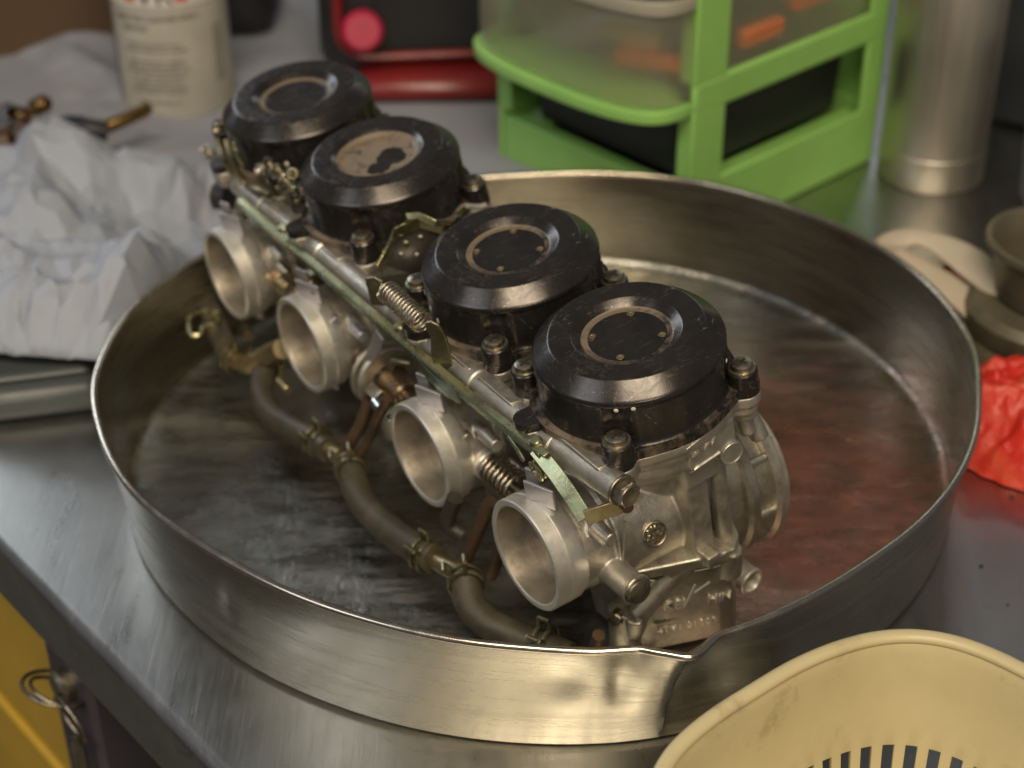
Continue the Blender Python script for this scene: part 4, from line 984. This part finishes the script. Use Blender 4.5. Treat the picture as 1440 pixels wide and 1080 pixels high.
# the translucent drawer
dr = bulge('drawer', .0935, .147, .034, 'clear', .0022, slope=.001)
bulge('drawer_lip', .147, .155, .0355, 'cleargrey', .005, dr)
bm = BM(); box(bm, (DY/2, DX/2, .052), (DY-.03, DX-.045, .040), None, 1.03); obj('dark_slot_filler', bm, M['blackplastic'], du, bev=.004)  # black block added so the lower slot looks dark inside
bm = BM(); box(bm, (DY/2, .009, .120), (DY-.02, .002, .044)); box(bm, (DY/2, DX-.009, .120), (DY-.02, .002, .044)); box(bm, (DY/2, DX/2, .0955), (DY-.02, DX-.02, .002)); obj('drawer_tub', bm, M['clear'], dr)
cw = math.atan2(.669, .743); dorg = G(965, 352, 0); ca, sa = math.cos(cw), math.sin(cw)
def inD(x, y, z): return dorg+Vector((x*ca-y*sa, x*sa+y*ca, z))
items = [(.012, .045, .102, .055, .010, 'orange', 'orange strip lying lowest inside the translucent drawer front'), (.010, .060, .113, .045, .009, 'tan', 'tan stick above the orange strip in the translucent drawer'), (.006, .105, .127, .050, .009, 'tan', 'tan bar standing high at the left in the translucent drawer'),
         (.07, .014, .112, .035, .012, 'orange', 'orange piece seen through the side of the translucent drawer, nearer'), (.125, .016, .122, .05, .014, 'orange', 'orange piece seen through the side of the translucent drawer, farther')]
for i, (x, y, z, w, h, mt, lb) in enumerate(items):
    bm = BM(); s = (.008, w, h) if i < 3 else (w, .008, h)
    box(bm, (0, 0, 0), s, Matrix.Rotation(.1*(i-2), 3, 'X')); cyl(bm, (0, -s[1]*.4, h*.2), (0, s[1]*.4, h*.2), .0045, seg=12)
    o = tag(obj('orange_strip' if mt == 'orange' else 'wooden_stick', bm, M[mt], bev=.002), lb, 'strip' if mt == 'orange' else 'stick'); o.location = inD(x, y, z); o.rotation_euler = (0, 0, cw)

# ------------------------------------------------------------------ right hand background
st = thing('steel_canister', 'tall brushed steel canister right of the green drawer unit', 'canister', (.2665, .978, 0))
st.scale = (1.08, 1.08, 1)
bm = BM(); lathe(bm, [(0, .0005), (.0298, .0005), (.0306, .002), (.0306, .022), (.0302, .0225), (.0302, .24), (.027, .25), (.012, .255), (0, .256)], 96); obj('canister_body', bm, M['canister'], st)
dk = thing('dark_case', 'upright slate dark case behind the steel canister at the right edge', 'case', (.40, 1.06, 0), math.radians(-28))
bm = BM(); box(bm, (0, 0, .14), (.19, .09, .28), None, .97); obj('shell', bm, M['darkslate'], dk, bev=.006)
bm = BM(); box(bm, (0, -.047, .16), (.12, .006, .02)); obj('handle', bm, M['darkslate'], dk, bev=.002)
bn = thing('grey_bin', 'pale grey plastic bin with folded rim at the right edge of the picture', 'bin', (.385, .895, 0), math.radians(-6))
bm = BM(); box(bm, (0, 0, .045), (.15, .09, .09), None, 1.06); obj('tub', bm, M['paleplastic'], bn, bev=.004)
bm = BM(); box(bm, (0, 0, .0925), (.166, .104, .006)); obj('rim', bm, M['paleplastic'], bn, bev=.002)
bm = BM(); lathe(bm, [(0, 0), (.001, 0)], 8); bm.free()

cup = thing('olive_cup', 'olive grey metal cup on a stepped round foot beside the red bag', 'cup', G(1466, 494, 0))
cup.scale = (1.15, 1.15, 1.15)
bm = BM(); lathe(bm, [(0, 0), (.040, 0), (.042, .003), (.040, .010), (.037, .013), (.0385, .016), (.0385, .024), (.035, .028), (.022, .029)], 96); obj('foot', bm, M['olive'], cup)
bm = BM(); lathe(bm, [(.022, .028), (.026, .032), (.028, .046), (.031, .054), (.0335, .056), (.0335, .0585), (.031, .059), (.0285, .056), (.026, .046), (.024, .034), (0, .033)], 96); obj('bowl', bm, M['olive'], cup)

bag = thing('carrier_bag', 'crumpled red plastic bag with a cream handle loop behind the right side of the pan', 'bag', G(1420, 640, 0))
bo = Vector(bag.location)
bm = BM(); NB = 150; rings_ = []
bc = G(1458, 618, 0)
for a_ in range(46):
    f = a_/45; row = []
    for k in range(NB):
        th = 2*PI*k/NB; dv = Vector((math.cos(th), math.sin(th), 0))
        rad = .046*(1+.16*noise.noise(dv*1.6+Vector((3, 1, 0)))+.05*noise.noise(dv*7))
        q = bc+Vector((dv.x*rad*1.15*f, dv.y*rad*.92*f, 0))
        lobes = .5+.5*abs(math.sin(3.5*th+2.2*noise.noise(dv*2)+f*2.5))
        z = .021*(1-f**3.2)*(.72+.28*lobes)+(fold(q, 17, 5.5, .016)+fold(q, 46, 2.2, .006)-.005)*(.25+f)*(1-f**6)
        row.append(bm.verts.new(Vector((q.x, q.y, max(.0008, z)))-bo))
    rings_.append(row)
for p, q in zip(rings_, rings_[1:]):
    for k in range(NB): bm.faces.new((p[k], q[k], q[(k+1) % NB], p[(k+1) % NB]))
obj('red_film', bm, M['redbag'], bag, angle=180)
bm = BM()
ribbon = [G(1405, 470, .018), G(1370, 430, .024), G(1325, 395, .030), G(1290, 372, .034), G(1262, 362, .036), G(1252, 350, .036), G(1262, 338, .038), G(1290, 334, .040), G(1330, 346, .040), G(1370, 372, .038), G(1400, 400, .034), G(1425, 440, .028)]
sweep(bm, [p-bo for p in smooth_path(ribbon, 6)], lambda t: circ(.0085+.002*math.sin(t*17), 14, .0028+.001*math.sin(t*23))); obj('handle_loop', bm, M['cream'], bag)
bm = BM()
def rb2(s, t):
    q0 = G(1345, 430, 0).lerp(G(1320, 395, 0), t); q1 = G(1420, 540, 0).lerp(G(1440, 430, 0), t); q = q0.lerp(q1, s)
    return Vector((q.x, q.y, .004+.012*math.sin(PI*t)+max(0, fold(q, 20, 2.5, .006))))-bo
grid(bm, 60, 40, rb2); obj('printed_film', bm, M['redbag'], bag, angle=180, solid=.0003)


bm = BM(); random.seed(11)
for i in range(170):
    t_ = random.uniform(-.1, .75); w_ = random.uniform(.01, .5); p = E0+ED*t_-EN*w_
    if (p-Vector((PC.x, PC.y, 0))).length < .212: continue
    r = random.choice((.0003, .0004, .0006, .0011))*random.uniform(.7, 1.3)
    vs = [bm.verts.new(p+Vector((r*math.cos(a)*random.uniform(.5, 1.6), r*math.sin(a)*random.uniform(.5, 1.6), .0002))) for a in (0, 1.2, 2.5, 3.8, 5)]
    top = bm.verts.new(p+Vector((0, 0, r*.8+.0002)))
    for k in range(5): bm.faces.new((vs[k], vs[(k+1) % 5], top))
tag(obj('grit', bm, M['dark'], kind='stuff'), 'dark specks of grit and swarf scattered over the steel bench', 'grit')
